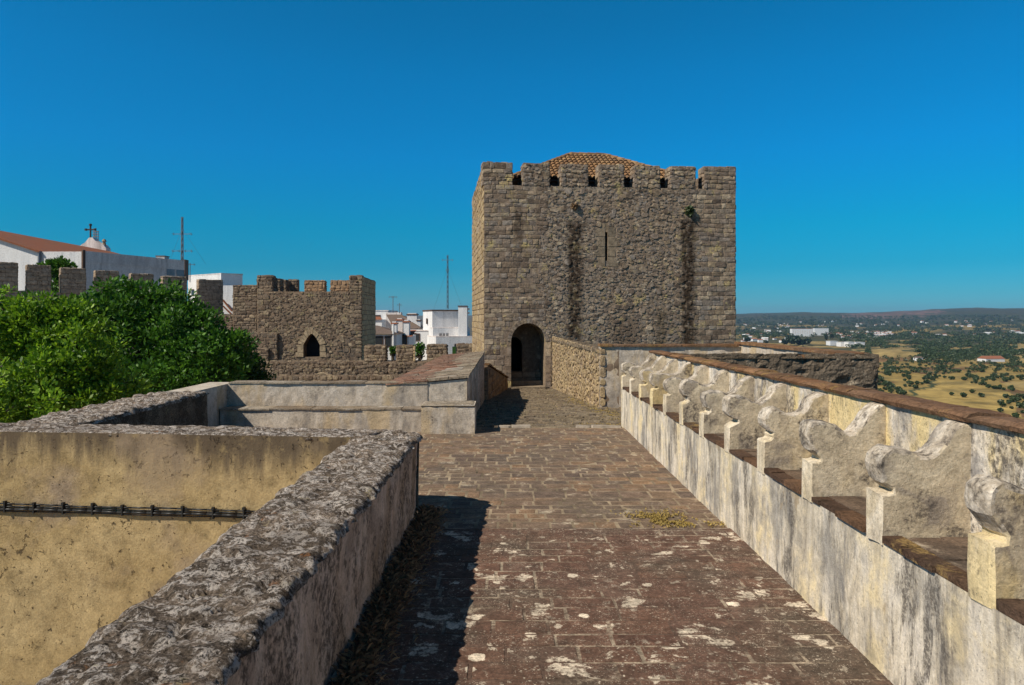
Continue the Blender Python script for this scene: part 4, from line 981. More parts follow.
cs = [M['castle'],M['mortar']]; ym = [M['castle_yel'],M['mortar']]; bm_ = [M['castle_brick'],M['mortar']]
ztm = ZP(275.5,YT)
mer(O+U*(Wt-.78), .78, .8, zt, ztm, cs, 'FL'); mer(O+U*(Wt-.6)+bd*.81, .6, Db-.81, zt, ztm-.06, cs, 'L')

m_ = MB(); stones(m_, O+U*Wt+Vector((0,0,zt)), bd, (0,0,1), Rr, Db, ztm-zt-.07, ch=(.25,.4), sl=(.3,.6), gap=.03, dep=(.01,.03), cut=.03, jit=.015); m_.build('merlon_side', M['castle_yel'], mt)  # parapet side continues the painted sunlit ochre
mer(O, .95, .8, zt, ztm, cs)
for k in range(3): mer(O+bd*(1.6+k*1.55)+U*.0, .6, .95, zt, ztm-.03, cs, 'FR')
for a,b in ((304.5,325),(330.5,349)):
    yb = Lc.y-.5; x0_, x1_ = XP(a,yb), XP(b,yb); mer(Vector((x0_,yb,0)), x1_-x0_, .5, zt, ZP(280.5,yb), bm_, 'FLR')
mer(Vector((XP(352,Lc.y-.5),Lc.y-.5,0)), 1.2, .5, zt, ZP(280.5,Lc.y), bm_, 'F')
for k in range(2): mer(Vector((XP(272,Lc.y-.5)+k*1.1,Lc.y-.5,0)), .7, .5, zt, ZP(280,Lc.y), cs, 'F')
# lower stretch joining the tower to the curtain wall
mb = MB(); Oc = Vector((XP(233,46.1),46.1,0)); stone_box(mb, Oc, U, (0,1,0), XP(257,46.1)-Oc.x-.02, .8, -5, ZP(285.5,46.1), 'FL', **CK)
stone_box(mb, (XP(205,46.2),46.2,0), U, (0,1,0), XP(232.8,46.2)-XP(205,46.2), .6, -5, ZP(315,46.2), 'F', **CK)
mb.build('side_wall', cs, mt)
mb = MB(); stone_box(mb, (XP(233,45.8),45.8,0), U, (0,1,0), XP(277,45.8)-XP(233,45.8), .18, -5, ZP(333,45.5), 'FR', **CK)
stone_box(mb, (XP(240,45.6),45.6,0), U, (0,1,0), XP(268,45.6)-XP(240,45.6), .18, -5, ZP(349,44.9), 'FR', **CK)
mb.build('buttress', cs, mt)

ow = thing('lower_wall', 'lower castle wall with stepped ledge and four merlons below the small tower', 'castle wall', (-7,42,-4))
mb = MB(); Yo = 42.
stone_box(mb, (XP(266,Yo),Yo,0), U, (0,1,0), XP(484,Yo)-XP(266,Yo), .8, -6, ZP(361.5,Yo), 'F', **CK)
stone_box(mb, (XP(262,Yo-.4),Yo-.45,0), U, (0,1,0), XP(484,Yo)-XP(262,Yo), .44, -6, ZP(375,Yo), 'F', **CK)
rubble(mb, (XP(266,Yo),Yo-.02,-3.4), U, (0,0,1), (0,-1,0), XP(484,Yo)-XP(266,Yo), ZP(361.5,Yo)+3.3, sp=.19, dep=(.0,.07), fill=.8)
mb.build('wall', cs, ow)
for i,(a,b,t_) in enumerate(((364.5,385.5,345.5),(396.5,413,345.5),(427,446.5,344.8),(457,478,344))):
    mer(Vector((XP(a,Yo),Yo+.003,0)), XP(b,Yo)-XP(a,Yo), .7, ZP(361.4,Yo), ZP(t_,Yo), cs, 'FLR', D_=Vector((0,1,0)), parent=ow)
m_ = MB(); stones(m_, (XP(413.2,Yo),Yo-.03,ZP(361.4,Yo)), (1,0,0), (0,0,1), (0,-1,0), .14, ZP(345.5,Yo)-ZP(361.4,Yo), ch=(.15,.25), sl=(.2,.3)); m_.build('quoin', M['castle_yel'], ow)

# ------------------------------------------------------------------ houses of the town
def windowed(mb_parent, x, y, z, w, h, face='F', frame=.07, mat=None):
    mb = MB()
    if face == 'F': mb.box(x-w/2,x+w/2,y-.05,y+.02,z,z+h)
    else: mb.box(x-.05,x+.05,y-w/2,y+w/2,z,z+h)
    wi = mb.build('window', mat or M['frame'], mb_parent)
    mb = MB()
    if face == 'F': mb.box(x-w/2+frame,x+w/2-frame,y-.062,y-.03,z+frame,z+h-frame)
    else: mb.box(x-.062,x+.062,y-w/2+frame,y+w/2-frame,z+frame,z+h-frame)
    mb.build('pane', M['glass'], wi)
def chimney(parent, px0, px1, py0, py1, Y, d=.7, cap=M['redroof'], body=M['limewhite']):
    mb = MB(); a, b = XP(px0,Y), XP(px1,Y); zt, zb = ZP(py0,Y), ZP(py1,Y)
    mb.box(a,b,Y,Y+d,zb,zt); mb.box(a+.05,b-.05,Y+.05,Y+d-.05,zt+.1,zt+.22)
    c = mb.build('chimney', body, parent); mb = MB(); mb.box(a-.07,b+.07,Y-.07,Y+d+.07,zt+.001,zt+.12); mb.build('cap', cap, c)
def flat_house(name, label, px0, px1, py0, Y, depth, side=None, zb=-6, wall=M['limewhite'], rim=M['oldwhite'], group=None):
    """white box house with a parapet; side = column where the visible left flank ends"""
    a, b = XP(px0,Y), XP(px1,Y); zt = ZP(py0,Y); t = thing(name, label, 'house', ((a+b)/2,Y,zb), group)
    mb = MB(); mb.box(a,b,Y,Y+depth,zb,zt); mb.build('wall', wall, t)
    mb = MB(); mb.box(a-.06,b+.06,Y-.06,Y+depth+.06,zt+.001,zt+.1); mb.build('parapet_rim', rim, t)
    return t
# large white house with a stair tower
Yh = 74.
h = thing('town_house', 'large white flat-roofed house with square stair tower and brown framed door', 'house', (-5,Yh,-6))
def rbox(px0, pxc, px1, py0, pyb, Y, dep):      # block turned to show its left flank: corner at pxc
    c = Vector((XP(pxc,Y),Y,0)); r_ = Vector((XP(px1,Y+1.2),Y+1.2,0)); l = Vector((XP(px0,Y+dep),Y+dep,0)); bk = r_+l-c
    return [tuple(c[:2]),tuple(r_[:2]),tuple(bk[:2]),tuple(l[:2])], ZP(pyb,Y), ZP(py0,Y)
mb = MB(); bs, zb, zt = rbox(423,432.3,458.5,311,329,Yh+2,5); mb.prism(bs, zb-8, zt); mb.build('upper_storey', M['limewhite'], h)
mb = MB(); bs2 = [(x*1.0,y) for x,y in bs]; cx_ = sum(x for x,y in bs)/4; cy_ = sum(y for x,y in bs)/4
mb.prism([(cx_+(x-cx_)*1.04,cy_+(y-cy_)*1.04) for x,y in bs], zt+.002, zt+.14); mb.build('roof_rim', M['frame'], h)
mb = MB(); bs, zb, zt = rbox(428,433,470,328.5,337,Yh+.6,4); mb.prism(bs, zb-8, zt); mb.build('middle_storey', M['limewhite'], h)
mb = MB(); mb.prism(bs, zt+.002, zt+.1); mb.build('ledge', M['oldwhite'], h)
mb = MB(); bs, zb, zt = rbox(427,436,478,337.5,360,Yh-1.,4); mb.prism(bs, -7, zt); mb.build('ground_storey', M['limewhite'], h)
mb = MB(); mb.prism([(x,y) for x,y in bs], zt+.002, zt+.12); mb.build('ledge', M['oldwhite'], h)
chim_Y = Yh+.2; mb = MB(); mb.box(XP(458.2,chim_Y),XP(467,chim_Y),chim_Y,chim_Y+2,-6,ZP(306.5,chim_Y)); mb.build('stair_tower', M['limewhite'], h)
mb = MB(); mb.box(XP(458,chim_Y)-.03,XP(467.2,chim_Y),chim_Y-.06,chim_Y+2.06,ZP(306.5,chim_Y)+.002,ZP(305.6,chim_Y)); mb.build('tower_cap', M['frame'], h)
for k in range(2): 
    mb = MB(); mb.box(XP(467.05,chim_Y),XP(469,chim_Y),chim_Y+.4,chim_Y+1.2,ZP(314-k*4,chim_Y),ZP(312-k*4,chim_Y)); mb.build('roof_vent', M['oldwhite'], h)
windowed(h, XP(456.3,Yh-1)+.0, Yh-.42, ZP(355,Yh-1), 1.25, 1.1); windowed(h, XP(427.4,Yh+5.), Yh+4.4, ZP(324,Yh+4), .55, .6, 'L')
mb = MB()
for k in range(3): mb.tube((XP(439+k*3.4,Yh),Yh+.35,ZP(334.6,Yh)),(XP(441.5+k*3.4,Yh),Yh+.35,ZP(334.6,Yh)),.16,.16,6)
mb.build('roof_pot', M['metal'], h)
mb = MB(); mb.box(XP(452.5,Yh-1.5),XP(456,Yh-1.5),Yh-1.75,Yh-1.6,-6,ZP(346.5,Yh-1.5)); mb.build('door', M['leaf_dark'], h)
# house with terracotta roof in front
Yh2 = 64.
h = thing('town_house', 'low white house with grey-brown tiled roof beside the small tower', 'house', (-10,Yh2,-6))
a, b = XP(366,Yh2), XP(396.5,Yh2)
mb = MB(); mb.box(a,b,Yh2,Yh2+5,-6,ZP(334,Yh2)); mb.build('wall', M['limewhite'], h)
mb = MB(); mb.add([(a,Yh2-.25,ZP(334,Yh2)),(b+.2,Yh2-.25,ZP(334,Yh2)),(XP(378,Yh2+3),Yh2+3,ZP(325.5,Yh2+3)),(a-2,Yh2+3,ZP(325.5,Yh2+3)),(b+.2,Yh2+5,ZP(334,Yh2)),(a,Yh2+5,ZP(334,Yh2))], [(0,1,2,3),(1,4,2),(4,5,3,2)]); 
rf = mb.build('roof', M['brownroof'], h)
mb = MB(); mb.add([(a-.0,Yh2-.3,ZP(333,Yh2)),(XP(382,Yh2),Yh2-.3,ZP(333.5,Yh2)),(XP(374,Yh2+2),Yh2+2,ZP(326.3,Yh2+2)),(a,Yh2+2,ZP(326,Yh2+2))],[(0,1,2,3)]); 
for px_ in (379.,389.): windowed(h, XP(px_,Yh2), Yh2, ZP(347,Yh2), .75, .95)
mb = MB(); mb.tube((XP(393.5,Yh2),Yh2-.1,-6),(XP(393.5,Yh2),Yh2-.1,ZP(324,Yh2)),.1); mb.build('downpipe', M['limewhite'], h)
mb = MB(); mb.tube((XP(391.7,Yh2),Yh2-.06,-6),(XP(391.7,Yh2),Yh2-.06,ZP(335,Yh2)),.05); mb.build('downpipe', M['metal'], h)
for a_ in ((391.5,396.5,324.,334),): chimney(h, *a_, Yh2+1.)
h = thing('town_house', 'narrow white house with tall chimneys capped in red tile, beside the brown roof', 'house', (-8.8,Yh2+3,-6))
Y3 = Yh2+3.5; a, b = XP(396.6,Y3), XP(409,Y3)
mb = MB(); mb.box(a,b,Y3,Y3+5,-6,ZP(336,Y3)); mb.build('wall', M['limewhite'], h)
mb = MB(); mb.add([(a-.1,Y3-.2,ZP(336,Y3)),(b+.3,Y3-.2,ZP(336.5,Y3)),(b+.3,Y3+3,ZP(330,Y3+3)),(a-.1,Y3+3,ZP(330,Y3+3))], [(0,1,2,3)]); mb.build('roof', M['redroof'], h)
chimney(h, 396.5, 402.5, 320.5, 336, Y3+.8, 1.0, body=M['oldwhite']); chimney(h, 403.5, 409., 322.3, 336, Y3+.2, .9)
windowed(h, XP(404.5,Y3), Y3, ZP(345,Y3), .5, .9)
h = thing('town_house', 'white house with dark pitched roof and broad brown-topped chimney behind the others', 'house', (-8.5,82,-6))
Y4 = 82.; a, b = XP(395,Y4), XP(419,Y4)
mb = MB(); mb.box(a,b,Y4,Y4+6,-6,ZP(328.5,Y4)); mb.build('wall', M['limewhite'], h)
mb = MB(); mb.add([(a,Y4-.3,ZP(329,Y4)),(b+.3,Y4-.3,ZP(328.3,Y4)),(XP(401.5,Y4+3),Y4+3,ZP(314.5,Y4+3)),(a-1.5,Y4+3,ZP(314.5,Y4+3)),(b+.3,Y4+6,ZP(328.3,Y4))], [(0,1,2,3),(1,4,2)]); mb.build('roof', M['brownroof'], h)
chimney(h, 407., 416.8, 315., 326, Y4+1.2, 1.2, cap=M['frame']); chimney(h, 416.9, 420.5, 321., 328, Y4+1., .6, cap=M['frame'])
h = flat_house('town_house', 'white house with stained parapet directly right of the small tower, farthest back', 368, 388, 311, 90., 8)
mb = MB(); mb.box(XP(386,89.5),XP(396,89.5),89.5,95,-6,ZP(312.5,89.5)); mb.build('side_wing', M['oldwhite'], h)
mb = MB(); mb.box(XP(396.5,89),XP(401,89),89,90,-6,ZP(312.3,89)); mb.build('chimney', M['oldwhite'], h)
windowed(h, XP(377,90), 90, ZP(324,90), .9, 1.1)
mb = MB(); mb.add([(XP(366,86.),86.,ZP(319.5,86.)),(XP(382.5,86.),86.,ZP(319.5,86.)),(XP(380,88.),88.,ZP(316.5,88.)),(XP(366,88.),88.,ZP(316.5,88.))],[(0,1,2,3)]); mb.build('porch_roof', M['redroof'], h)
mb = MB(); mb.box(XP(366,86.2),XP(381.8,86.2),86.2,89.9,-6,ZP(319.6,86.)); mb.build('porch_wall', M['limewhite'], h)
h = flat_house('town_house', 'plain low white house in front of the large flat-roofed one', 408, 428, 331, 78., 3)
windowed(h, XP(417.7,78), 78, ZP(341,78), .5, .8); windowed(h, XP(413,78), 78, ZP(341.5,78), .7, .9)
for (px_,py_,sz,lab) in ((419.5,349,.55,'green shrub in front of the white houses between two merlons'),(392.8,350,.28,'small potted plant on the white house wall')):
    Y5 = 60.; q = P(px_,py_,Y5); t = thing('garden_shrub', lab, 'shrub', (q.x,Y5,q.z-sz)); mb = MB(); leaf_blob(mb, q, (sz*.8,sz*.7,sz), 420, .22, random.Random(6)); mb.build('foliage', M['leaf_mid'], t)
    mb = MB(); leaf_blob(mb, q-Vector((0,0,sz*1.1)), (sz*.6,sz*.5,sz*.8), 160, .2, random.Random(7)); mb.tube((q.x,Y5,-3.),(q.x,Y5,q.z-sz*.8),.16,.1); mb.build('stem', M['bark'], t)
# church and its annex on the left
Yc = 52.
ch_ = thing('church', 'white church with long red tiled roof and bell gable carrying a cross', 'church', (-38,60,-4))
xa, zr_ = XP(-53,Yc), ZP(222.2,Yc); xe, ze_ = XP(38,Yc), ZP(251,Yc); x2 = 2*xa-xe; Ye = 76.
mb = MB(); mb.add([(x2,Yc,-6),(xe,Yc,-6),(xe,Yc,ze_),(xa,Yc,zr_),(x2,Yc,ze_),(x2,Ye,-6),(xe,Ye,-6),(xe,Ye,ze_),(xa-1.4,Ye,zr_),(x2,Ye,ze_)], [(0,1,2,3,4),(5,6,7,8,9),(1,6,7,2),(0,5,9,4)]); mb.build('wall', M['limewhite'], ch_)
mb = MB(); e = .25
mb.add([(xe+e,Yc-e,ze_-.02),(xe+e,Ye,ze_-.02),(xa-1.4,Ye,zr_+.12),(xa,Yc-e,zr_+.12),(x2-e,Yc-e,ze_-.02),(x2-e,Ye,ze_-.02),
        (xe+e,Yc-e,ze_-.14),(xa,Yc-e,zr_-.0),(x2-e,Yc-e,ze_-.14)], [(0,1,2,3),(3,2,5,4),(0,3,7,6),(3,4,8,7)]); mb.build('roof', M['redroof'], ch_)
mb = MB(); yb = 75.6
bpix = [(80,254),(106,254),(106,248),(103,244.5),(98,242.5),(95,240.5),(92.5,237.5),(89,237.5),(87,240),(84.5,243),(82,244),(80,246)]
vs = [P(a,b,yb) for a,b in bpix]; n = len(vs); vs2 = [v+Vector((0,.9,0)) for v in vs]
mb.add(vs+vs2, [tuple(range(n)), tuple(range(2*n-1,n-1,-1))]+[(i,(i+1)%n,n+(i+1)%n,n+i) for i in range(n)]); bg = mb.build('bell_gable', M['oldwhite'], ch_)
mb = MB(); yk = yb+.4; mb.tube(P(90.5,238,yk),P(90.5,225,yk),.085); mb.tube(P(86.2,229.6,yk),P(94.6,229.6,yk),.08)
for q in ((90.5,224.8),(86,229.6),(94.8,229.6)): mb.tube(P(q[0],q[1]+1,yk),P(q[0],q[1]-1,yk),.14)
mb.build('cross', M['iron'], bg)
for q,h_ in ((104.2,241.5),):
    mb = MB(); a = P(q,246,yk); b = P(q,h_,yk); mb.tube(a,b,.22,.13,8); mb.tube(b,b+Vector((0,0,.25)),.26,.1,8); mb.build('pinnacle', M['ash'], bg)
an = thing('tv_antenna', 'grid-shaped television antenna beside the church cross', 'antenna', tuple(P(96,243,78)))
mb = MB(); mb.tube(P(95.8,246,78),P(95.8,228,78),.07); mb.build('pole', M['metal'], an)
mb = MB()
for k in range(4): mb.tube(P(92.8,231.5+k*2.6,78),P(98.8,231.5+k*2.6,78),.05)
for k in range(2): mb.tube(P(94+k*4,231,78),P(94+k*4,240,78),.05)
mb.build('grid', M['metal'], an)
ax = thing('church_annex', 'long grey stained building with parapet right of the church gable', 'building', (-28,56,-4))
c0 = Vector((XP(84,Yc),Yc,0)); c1 = Vector((XP(184,60.5),60.5,0)); dd = (c1-c0)
za = ZP(251.5,Yc); zb_ = ZP(261,60.5)
mb = MB(); mb.prism([(xe+.03,Yc+.03),tuple(c0[:2]),tuple(c1[:2]),(c1.x-6,c1.y+2),(xe+.03,Yc+9)], -6, [za,za,zb_,zb_,za], 0); mb.build('wall', M['oldwhite'], ax)
mb = MB(); nx = Vector((dd.y,-dd.x,0)).normalized()
mb.poly(tuple(Vector((xe+.4,Yc-.03,-6))),tuple(Vector((c0.x-.05,Yc-.03,-6))),tuple(Vector((c0.x-.05,Yc-.03,za-.05))),tuple(Vector((xe+.4,Yc-.03,za-.05)))); mb.build('white_end_wall', M['limewhite'], ax)
mb = MB()
for k in range(10):
    a = c0+dd*(k/10)+nx*.05; b = c0+dd*((k+.985)/10)+nx*.05; z0 = za+(zb_-za)*k/10; z1 = za+(zb_-za)*(k+1)/10
    mb.add([tuple(Vector((a.x,a.y,z0-.75))),tuple(Vector((b.x,b.y,z1-.75))),tuple(Vector((b.x,b.y,z1+.05))),tuple(Vector((a.x,a.y,z0+.05))),tuple(Vector((a.x-.3,a.y,z0+.05))),tuple(Vector((b.x-.3,b.y,z1+.05)))], [(0,1,2,3),(3,2,5,4)])
mb.build('parapet_band', M['oldwhite'], ax)
mb = MB(); mb.tube((xe+.15,Yc-.1,-6),(xe+.15,Yc-.1,za),.1); mb.build('downpipe', M['metal'], ax); mb = MB(); mb.tube((c0.x+.02,Yc-.1,-6),(c0.x+.02,Yc-.1,za+.1),.13); mb.build('downpipe', M['frame'], ax)
mb = MB(); yq = 58.6; mb.box(XP(156,yq),XP(164.5,yq),yq,yq+.8,ZP(262,yq),ZP(256.5,yq)); c_ = mb.build('chimney', M['oldwhite'], ax); mb = MB(); mb.box(XP(155.5,yq),XP(165,yq),yq-.05,yq+.85,ZP(256.5,yq)+.002,ZP(255.6,yq)); mb.build('cap', M['frame'], c_)
for a_,b_ in ((167,172),(174.5,180)):
    yq = 58.9+ (a_-167)*.07; s_ = (XP(a_,yq)-c0.x)/dd.x
    p_ = c0+dd*min(.97,s_)+nx*.04; q_ = p_+dd.normalized()*.8; mb = MB(); mb.add([(p_.x,p_.y,ZP(276,60)),(q_.x,q_.y,ZP(276,60)),(q_.x,q_.y,ZP(266,60)),(p_.x,p_.y,ZP(266,60))],[(0,1,2,3)]); mb.build('shutter', M['metal'], ax)
h = thing('town_house', 'white box-shaped house seen between merlons left of the small tower', 'house', (-31,76,-4))
mb = MB(); c = Vector((XP(221,75.),75.,0)); r_ = Vector((XP(242.5,76.5),76.5,0)); l = Vector((XP(188,79.),79.,0)); 
mb.prism([tuple(c[:2]),tuple(r_[:2]),tuple((r_+l-c)[:2]),tuple(l[:2])], -6, ZP(274.,75.)); mb.build('wall', M['limewhite'], h)
mb = MB(); bs = [tuple(c[:2]),tuple(r_[:2]),tuple((r_+l-c)[:2]),tuple(l[:2])]; z_ = ZP(274.,75.); cx_ = sum(x for x,y in bs)/4; cy_ = sum(y for x,y in bs)/4
mb.prism([(cx_+(x-cx_)*1.02,cy_+(y-cy_)*1.02) for x,y in bs], z_+.002, z_+.1); mb.build('parapet_rim', M['oldwhite'], h)
q0 = Vector((XP(222,74.4),74.4,0)); mb = MB(); mb.box(q0.x,XP(242,74.4),73.8,74.6,-6,ZP(285.5,74.)); mb.build('lower_wall', M['limewhite'], h)
mb = MB(); mb.tube((XP(223,73.5),73.5,ZP(300,73.5)),(XP(232,73.5),73.5,ZP(311,73.5)),.1); mb.tube((XP(223,73.5),73.5,ZP(306,73.5)),(XP(232,73.5),73.5,ZP(315,73.5)),.08); mb.build('stair_rail', M['redroof'], h)
def side_win(t, u, w, z0, z1):
    dv = (l-c); p = c+dv*u; q = c+dv*(u+w); nn = Vector((-dv.y,dv.x,0)).normalized()
    if nn.y > 0: nn = -nn
    p += nn*.04; q += nn*.04; mb = MB(); mb.add([(p.x,p.y,z0),(q.x,q.y,z0),(q.x,q.y,z1),(p.x,p.y,z1)],[(0,1,2,3)]); wi = mb.build('window', M['frame'], t)
    p += nn*.02; q += nn*.02; mb = MB(); mb.add([(p.x,p.y,z0+.1),(q.x,q.y,z0+.1),(q.x,q.y,z1-.1),(p.x,p.y,z1-.1)],[(0,1,2,3)]); mb.build('pane', M['glass'], wi)
side_win(h, .80, .08, ZP(296,78), ZP(289,78)); side_win(h, .65, .06, ZP(309,77), ZP(302,77))
# masts
def mast(px_, py0, py1, Y, lab, lattice=True, guys=True, arms=()):
    t = thing('radio_mast' if lattice else 'tv_antenna', lab, 'antenna', tuple(P(px_,py1,Y))); w = .10
    b, tp = P(px_,py1,Y), P(px_,py0,Y); mb = MB()
    if lattice:
        for a in range(3):
            o = Vector((math.cos(a*2.09)*w,math.sin(a*2.09)*w,0)); mb.tube(b+o, tp+o*.7, .035, n=4)
        n = int((tp-b).length/.5)
        for i in range(n):
            for a in range(3):
                o = Vector((math.cos(a*2.09)*w,math.sin(a*2.09)*w,0)); o2 = Vector((math.cos((a+1)*2.09)*w,math.sin((a+1)*2.09)*w,0)); mb.tube(b+(tp-b)*(i/n)+o, b+(tp-b)*((i+1)/n)+o2, .02, n=3)
    else: mb.tube(b, tp, .045)
    mb.build('pole', M['metal'], t)
    for (py_,half,el) in arms:
        mb = MB(); c = P(px_,py_,Y); mb.tube(c-Vector((half,0,0)), c+Vector((half,0,0)), .03, n=4)
        for k in range(el): x = -half+2*half*k/max(1,el-1); mb.tube(c+Vector((x,-.3,0)), c+Vector((x,.3,0)), .02, n=3); mb.tube(c+Vector((x,0,-.12)), c+Vector((x,0,.12)), .025, n=3)
        mb.build('antenna_arm', M['metal'], t)
    if guys:
        mb = MB()
        for s_ in (-1,1): mb.tube(b+(tp-b)*.75, b+Vector((s_*1.6,1,-.1)), .008, n=3)
        mb.build('guy_wire', M['metal'], t)
mast(182.2, 217, 262, 63., 'lattice mast with small antennas at the end of the grey annex', True, True, ((234,.75,3),(251,.8,4)))
mb = MB(); mb.box(XP(181,61.5),XP(185,61.5),61.5,62.2,ZP(280,61.5),ZP(259.5,61.5)); tag(mb.build('chimney_stack', M['frame']), 'thin brown chimney at the right end of the grey annex', 'chimney')
mast(190, 263, 282, 70., 'small thin antenna between the annex and the white box-shaped house', False, False, ((264.5,.4,3),))
mast(447.5, 255, 309, 79., 'tall red and white lattice mast rising behind the large white house', True, True, ((260,.55,2),(270,.15,2)))
mast(393, 296, 313, 88., 'T-shaped television antenna above the white roofs', False, False, ((297,.45,4),))
mast(399.4, 303, 313, 89., 'thin slanting aerial above the white chimneys', False, False, ((305,.2,2),))

# ------------------------------------------------------------------ trees
def tree(name, label, cat, base, lobes, nleaf, size, mats, seed, trunk_r=.16, cl=.42, limbs=True, group=None):
    """lobes: list of (centre, radii, weight). leaves sit in many small clusters spread through each lobe"""
    r = random.Random(seed); t = thing(name, label, cat, tuple(base), group)
    tot = sum(w for _,_,w in lobes); mb = MB(); tips = []
    for c, rad, w in lobes:
        c = Vector(c); ncl = max(4,int(nleaf*w/tot/42))
        for _ in range(ncl):
            d = Vector((r.gauss(0,1),r.gauss(0,1),r.gauss(0,1))).normalized()*(r.uniform(.25,1.)**.45)
            p = c+Vector((d.x*rad[0],d.y*rad[1],d.z*rad[2]))*(1+.22*fbm((d.x*2+seed,d.y*2,d.z*2),1,3))
            s_ = cl*r.uniform(.6,1.5); leaf_blob(mb, p, (s_,s_,s_*.62), 42, size*1.25, r, .8, 1.)
            if r.random() < .06: tips.append(p)
    mb.build('crown', mats, t)
    mb = MB(); base = Vector(base); top = Vector(lobes[0][0]); mid = base.lerp(top,.5)+Vector((.2,.1,0))
    mb.tube(base, mid, trunk_r, trunk_r*.8, 9); mb.tube(mid, top, trunk_r*.8, trunk_r*.35, 8)
    for p in tips:
        q = base.lerp(top, r.uniform(.35,.8)); k = q.lerp(p,.5)+Vector((0,0,.2)); mb.tube(q,k,trunk_r*.35,trunk_r*.22,5); mb.tube(k,p,trunk_r*.22,.02,5)
    mb.build('trunk', M['bark'], t, True); return t
def lob(px_, py_, Y, rx, rz, w): return (tuple(P(px_,py_,Y)), (rx/F*Y, rx/F*Y*.9, rz/F*Y), w)
tree('broadleaf_tree', 'large bushy green tree with dense glossy crown in front of the castle wall', 'tree', (-10.8,25,-4),
     [lob(140,345,25,55,48,5),lob(128,312,25,44,34,3.2),lob(95,325,24.5,40,32,2.6),lob(185,335,24.6,40,34,3),lob(165,308,25.2,34,24,1.8),lob(205,365,24,38,32,2.6),lob(150,380,23.8,60,30,3),lob(232,352,24.6,20,22,1.2),lob(60,340,24.2,34,34,2)], 46000, .125, M['leaf_mid'], 1, .2, .27)
tree('broadleaf_tree', 'dark green tree at the right end of the row, nearest the small tower', 'tree', (-8.6,26.5,-4),
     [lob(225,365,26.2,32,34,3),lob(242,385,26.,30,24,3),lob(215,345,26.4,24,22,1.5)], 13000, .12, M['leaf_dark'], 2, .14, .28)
tree('broadleaf_tree', 'lime green leafy tree cut off by the left edge, nearest the courtyard', 'tree', (-12.2,19,-4),
     [lob(38,338,18.6,44,42,4),lob(75,362,18.2,42,40,3),lob(5,325,18.4,40,34,2),lob(40,395,17.6,70,36,2.5),lob(12,402,17.2,36,30,1.6),lob(105,395,18.4,42,26,1.8),lob(70,322,18.8,26,24,1.2)], 38000, .10, M['leaf_lime'], 3, .16, .22)
tree('garden_tree', 'small olive-green treetop showing between merlons below the church roof', 'tree', tuple(P(55,330,48)),
     [(tuple(P(56,280,48)),(1.1,.9,1.2),3),(tuple(P(47,271,48)),(.55,.5,.5),1.2),(tuple(P(63,267,48)),(.6,.5,.55),1.2),(tuple(P(57,265,48)),(.4,.4,.4),.7)], 5200, .17, M['leaf_mid'], 4, .12, .28)

# dry grass along the foot of the near parapet, moss on the joints
mb = MB(); r = random.Random(12)
for k in range(6500):
    y = 1.2+5.0*r.random()**.9; off = abs(r.gauss(0,.085)); x = gx(y)+.02+off
    L = r.uniform(.03,.11)*(1-off*1.5 if off < .5 else .2); a = r.uniform(0,6.28); d = Vector((math.cos(a)*.75+.12,math.sin(a)*.75,r.uniform(.15,1.))).normalized(); sd = d.cross(Vector((0,0,1)))
    if sd.length < .01: continue
    sd.normalize(); p = Vector((x,y,.0)); w = .001
    mb.add([p-sd*w,p+sd*w,p+d*L*.6+sd*w*.8,p+d*L-Vector((0,0,L*.25)),p+d*L*.6-sd*w*.8],[(0,1,2,3,4)])
tag(mb.build('dry_grass', M['drygrass']), 'dry brown grass along the foot of the near parapet', 'grass', kind='stuff')
mb = MB()
def moss_at(cx_, cy_, rx, ry, n, zf):
    for k in range(n):
        x, y = r.gauss(cx_,rx), r.gauss(cy_,ry)
        if fbm((x,y,0),7,3) < -.12: continue
        z = zf(y); s = r.uniform(.006,.02); a = r.uniform(0,6.28)
        for q in range(2):
            d = Vector((math.cos(a+q*1.6),math.sin(a+q*1.6),.9)).normalized(); sd = Vector((-d.y,d.x,0)).normalized(); p = Vector((x,y,z)); mb.add([p-sd*s*.4,p+sd*s*.4,p+d*s],[(0,1,2)])
moss_at(1.22,5.98,.13,.12,1300,lambda y:-.02); moss_at(1.45,5.82,.2,.05,500,lambda y:-.02)
moss_at(1.9,14.,.2,1.2,1500,lambda y:FLOOR(y)-.02); moss_at(1.75,18.5,.12,2.,1500,lambda y:FLOOR(y)-.02); moss_at(1.6,11.6,.3,.2,700,lambda y:FLOOR(y)-.03)
tag(mb.build('moss', M['moss']), 'yellow-green moss in the walkway joints', 'moss', kind='stuff')

# ------------------------------------------------------------------ the plain: olive trees, woods, houses
def ground_at(px_, py_):                 # where the sight line first meets the open country
    Y = 220.; a = XP(px_,1.)
    while Y < 8800:
        if ZP(py_,Y) <= terrain_z(a*Y,Y): break
        Y *= 1.012
    return Vector((a*Y,Y,terrain_z(a*Y,Y)))
def crown_mesh(mb, c, w, h, r, n=46, m=0):
    c = Vector(c)
    for k in range(n):
        d = Vector((r.gauss(0,1),r.gauss(0,1),r.gauss(0,1))).normalized()*(r.uniform(.3,1)**.5)
        p = c+Vector((d.x*w*.5,d.y*w*.5,h*.58+d.z*h*.42)); s = w*r.uniform(.10,.2)
        a = Vector((r.gauss(0,1),r.gauss(0,1),r.gauss(0,.7))).normalized(); b = a.orthogonal().normalized(); b = Matrix.Rotation(r.uniform(0,6.28),3,a)@b
        mb.add([p-a*s-b*s*.6,p+a*s*.2-b*s,p+a*s,p+b*s*.8],[(0,1,2,3)], m)
def olive_mesh(seed):
    r = random.Random(seed); mb = MB(); crown_mesh(mb, (0,0,0), 5.2, 4.2, r, 110); mb.tube((0,0,-.5),(0,0,2.),.22,.14,5,m=1); return mb
protos = []
